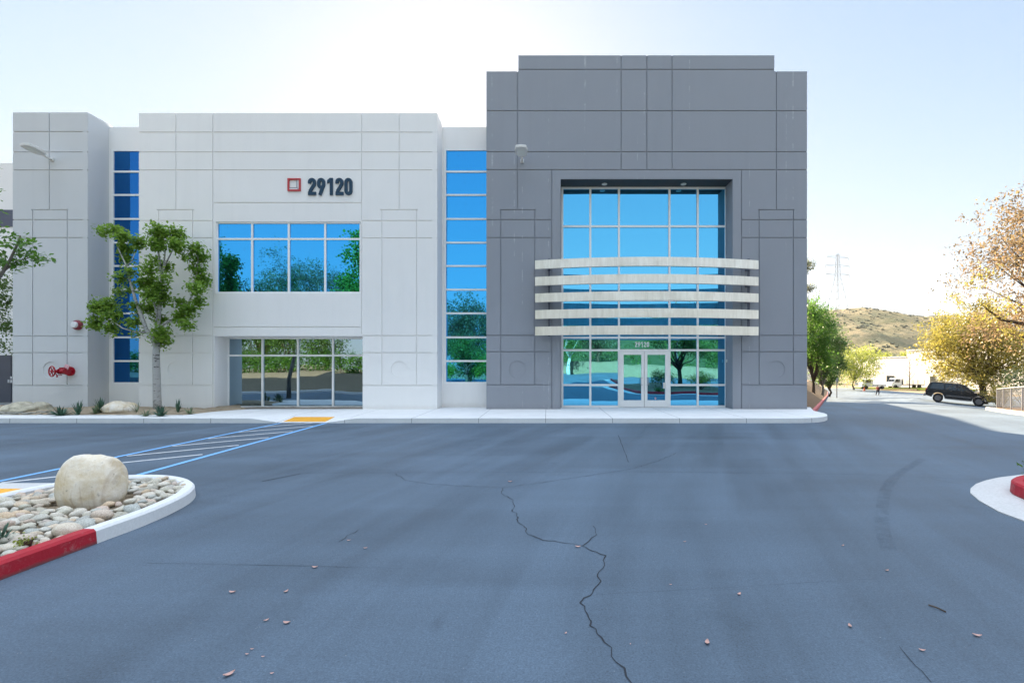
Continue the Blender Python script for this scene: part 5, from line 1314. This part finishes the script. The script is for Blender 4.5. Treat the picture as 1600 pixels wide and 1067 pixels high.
# street lamp mirrored between the bars
o = thing('street_lamp', 'curved neck street lamp across the drive, mirrored between the metal bars', 'street lamp', (13.5, -12, 0)); mb = MB(); x, y = 13.5, -12
mb.tube([(x, y, 0), (x, y, 8.5), (x-.15, y, 9.3), (x-.7, y, 9.8), (x-1.3, y, 9.6), (x-1.5, y, 9.2)], [.11, .08, .07, .06, .05, .05], 10); mb.build('pole', M['bumper'], o, True); mb = MB(); mb.tube([(x-1.5, y, 9.25), (x-1.5, y, 9.0), (x-1.5, y, 8.85)], [.08, .35, .36], 16); mb.build('lamp_head', M['bumper'], o)

# ------------------------------------------------------------------ haze
mb = MB(); mb.box(-960, 1000, -560, 1010, -12, 130); hz = NT('haze_air')
pv = hz.n('ShaderNodeVolumePrincipled'); pv.inputs['Color'].default_value = (.93, .95, 1, 1); pv.inputs['Density'].default_value = HAZE; pv.inputs['Anisotropy'].default_value = .35
hz.l(pv.outputs[0], hz.out.inputs['Volume'])
tag(mb.build('haze', hz.m), 'thin bright haze over the far hill', None, None, 'stuff')
# ------------------------------------------------------------------ camera, light, sky
cd = bpy.data.cameras.new('camera'); cam = bpy.data.objects.new('camera', cd); COL.objects.link(cam)
cam.location = (0, 0, EYE); cam.rotation_euler = (R(90), 0, 0)
cd.sensor_width = 36; cd.sensor_fit = 'HORIZONTAL'; cd.lens = F/1600*36
cd.shift_x = -(CX-800)/1600; cd.shift_y = (CY-533.5)/1600; cd.clip_start = .05; cd.clip_end = 6000
scene.camera = cam
AZ, EL = R(-10), R(26)
sd = Vector((math.sin(AZ)*math.cos(EL), math.cos(AZ)*math.cos(EL), math.sin(EL)))
ld = bpy.data.lights.new('sun', 'SUN'); ld.energy = 3.8; ld.angle = R(.53); ld.color = (1.0, .81, .57)
lo = bpy.data.objects.new('sun', ld); COL.objects.link(lo); lo.rotation_euler = sd.to_track_quat('Z', 'Y').to_euler(); lo.location = (0, 0, 60)
wd = bpy.data.worlds.new('World'); scene.world = wd; wd.use_nodes = True; nt = wd.node_tree
bg = nt.nodes['Background']; sky = nt.nodes.new('ShaderNodeTexSky'); sky.sky_type = 'NISHITA'; sky.sun_disc = False
sky.sun_elevation = EL; sky.sun_rotation = AZ; sky.air_density = 1.0; sky.dust_density = .3; sky.ozone_density = 1.2; sky.altitude = 200
# soften the glare round the sun: each channel rolls off towards a pale blue white
sep = nt.nodes.new('ShaderNodeSeparateColor'); cmb = nt.nodes.new('ShaderNodeCombineColor'); nt.links.new(sky.outputs[0], sep.inputs[0])
for i, (K, gain) in enumerate(((3.0, .475), (3.0, .47), (2.5, .55))):
    d1 = nt.nodes.new('ShaderNodeMath'); d1.operation = 'DIVIDE'; nt.links.new(sep.outputs[i], d1.inputs[0]); d1.inputs[1].default_value = K
    ad = nt.nodes.new('ShaderNodeMath'); ad.operation = 'ADD'; nt.links.new(d1.outputs[0], ad.inputs[0]); ad.inputs[1].default_value = 1.0
    d2 = nt.nodes.new('ShaderNodeMath'); d2.operation = 'DIVIDE'; nt.links.new(sep.outputs[i], d2.inputs[0]); nt.links.new(ad.outputs[0], d2.inputs[1]); gn = nt.nodes.new('ShaderNodeMath'); gn.operation = 'MULTIPLY'; nt.links.new(d2.outputs[0], gn.inputs[0]); gn.inputs[1].default_value = gain; nt.links.new(gn.outputs[0], cmb.inputs[i])
# brighter sky band added overhead, above the frame, to lift the shaded front
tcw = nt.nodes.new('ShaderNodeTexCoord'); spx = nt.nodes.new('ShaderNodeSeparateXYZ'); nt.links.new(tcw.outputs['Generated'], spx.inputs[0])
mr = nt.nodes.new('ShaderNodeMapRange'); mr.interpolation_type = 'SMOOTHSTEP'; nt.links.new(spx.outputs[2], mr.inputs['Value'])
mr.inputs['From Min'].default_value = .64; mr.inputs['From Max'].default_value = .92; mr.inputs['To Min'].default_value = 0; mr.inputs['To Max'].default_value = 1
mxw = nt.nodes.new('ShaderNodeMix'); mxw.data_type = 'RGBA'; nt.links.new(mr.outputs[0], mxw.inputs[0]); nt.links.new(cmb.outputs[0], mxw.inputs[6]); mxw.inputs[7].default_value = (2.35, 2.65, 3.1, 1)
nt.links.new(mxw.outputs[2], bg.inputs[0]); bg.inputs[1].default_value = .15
vs = scene.view_settings; vs.view_transform = 'Standard'; vs.look = 'None'; vs.gamma = 1; vs.use_curve_mapping = False; vs.exposure = 2.92
scene.cycles.use_denoising = True
try: scene.cycles.denoiser = 'OPENIMAGEDENOISE'
except Exception: pass
scene.cycles.max_bounces = 8; scene.cycles.diffuse_bounces = 3; scene.cycles.glossy_bounces = 4; scene.cycles.transparent_max_bounces = 12; scene.cycles.sample_clamp_indirect = 6
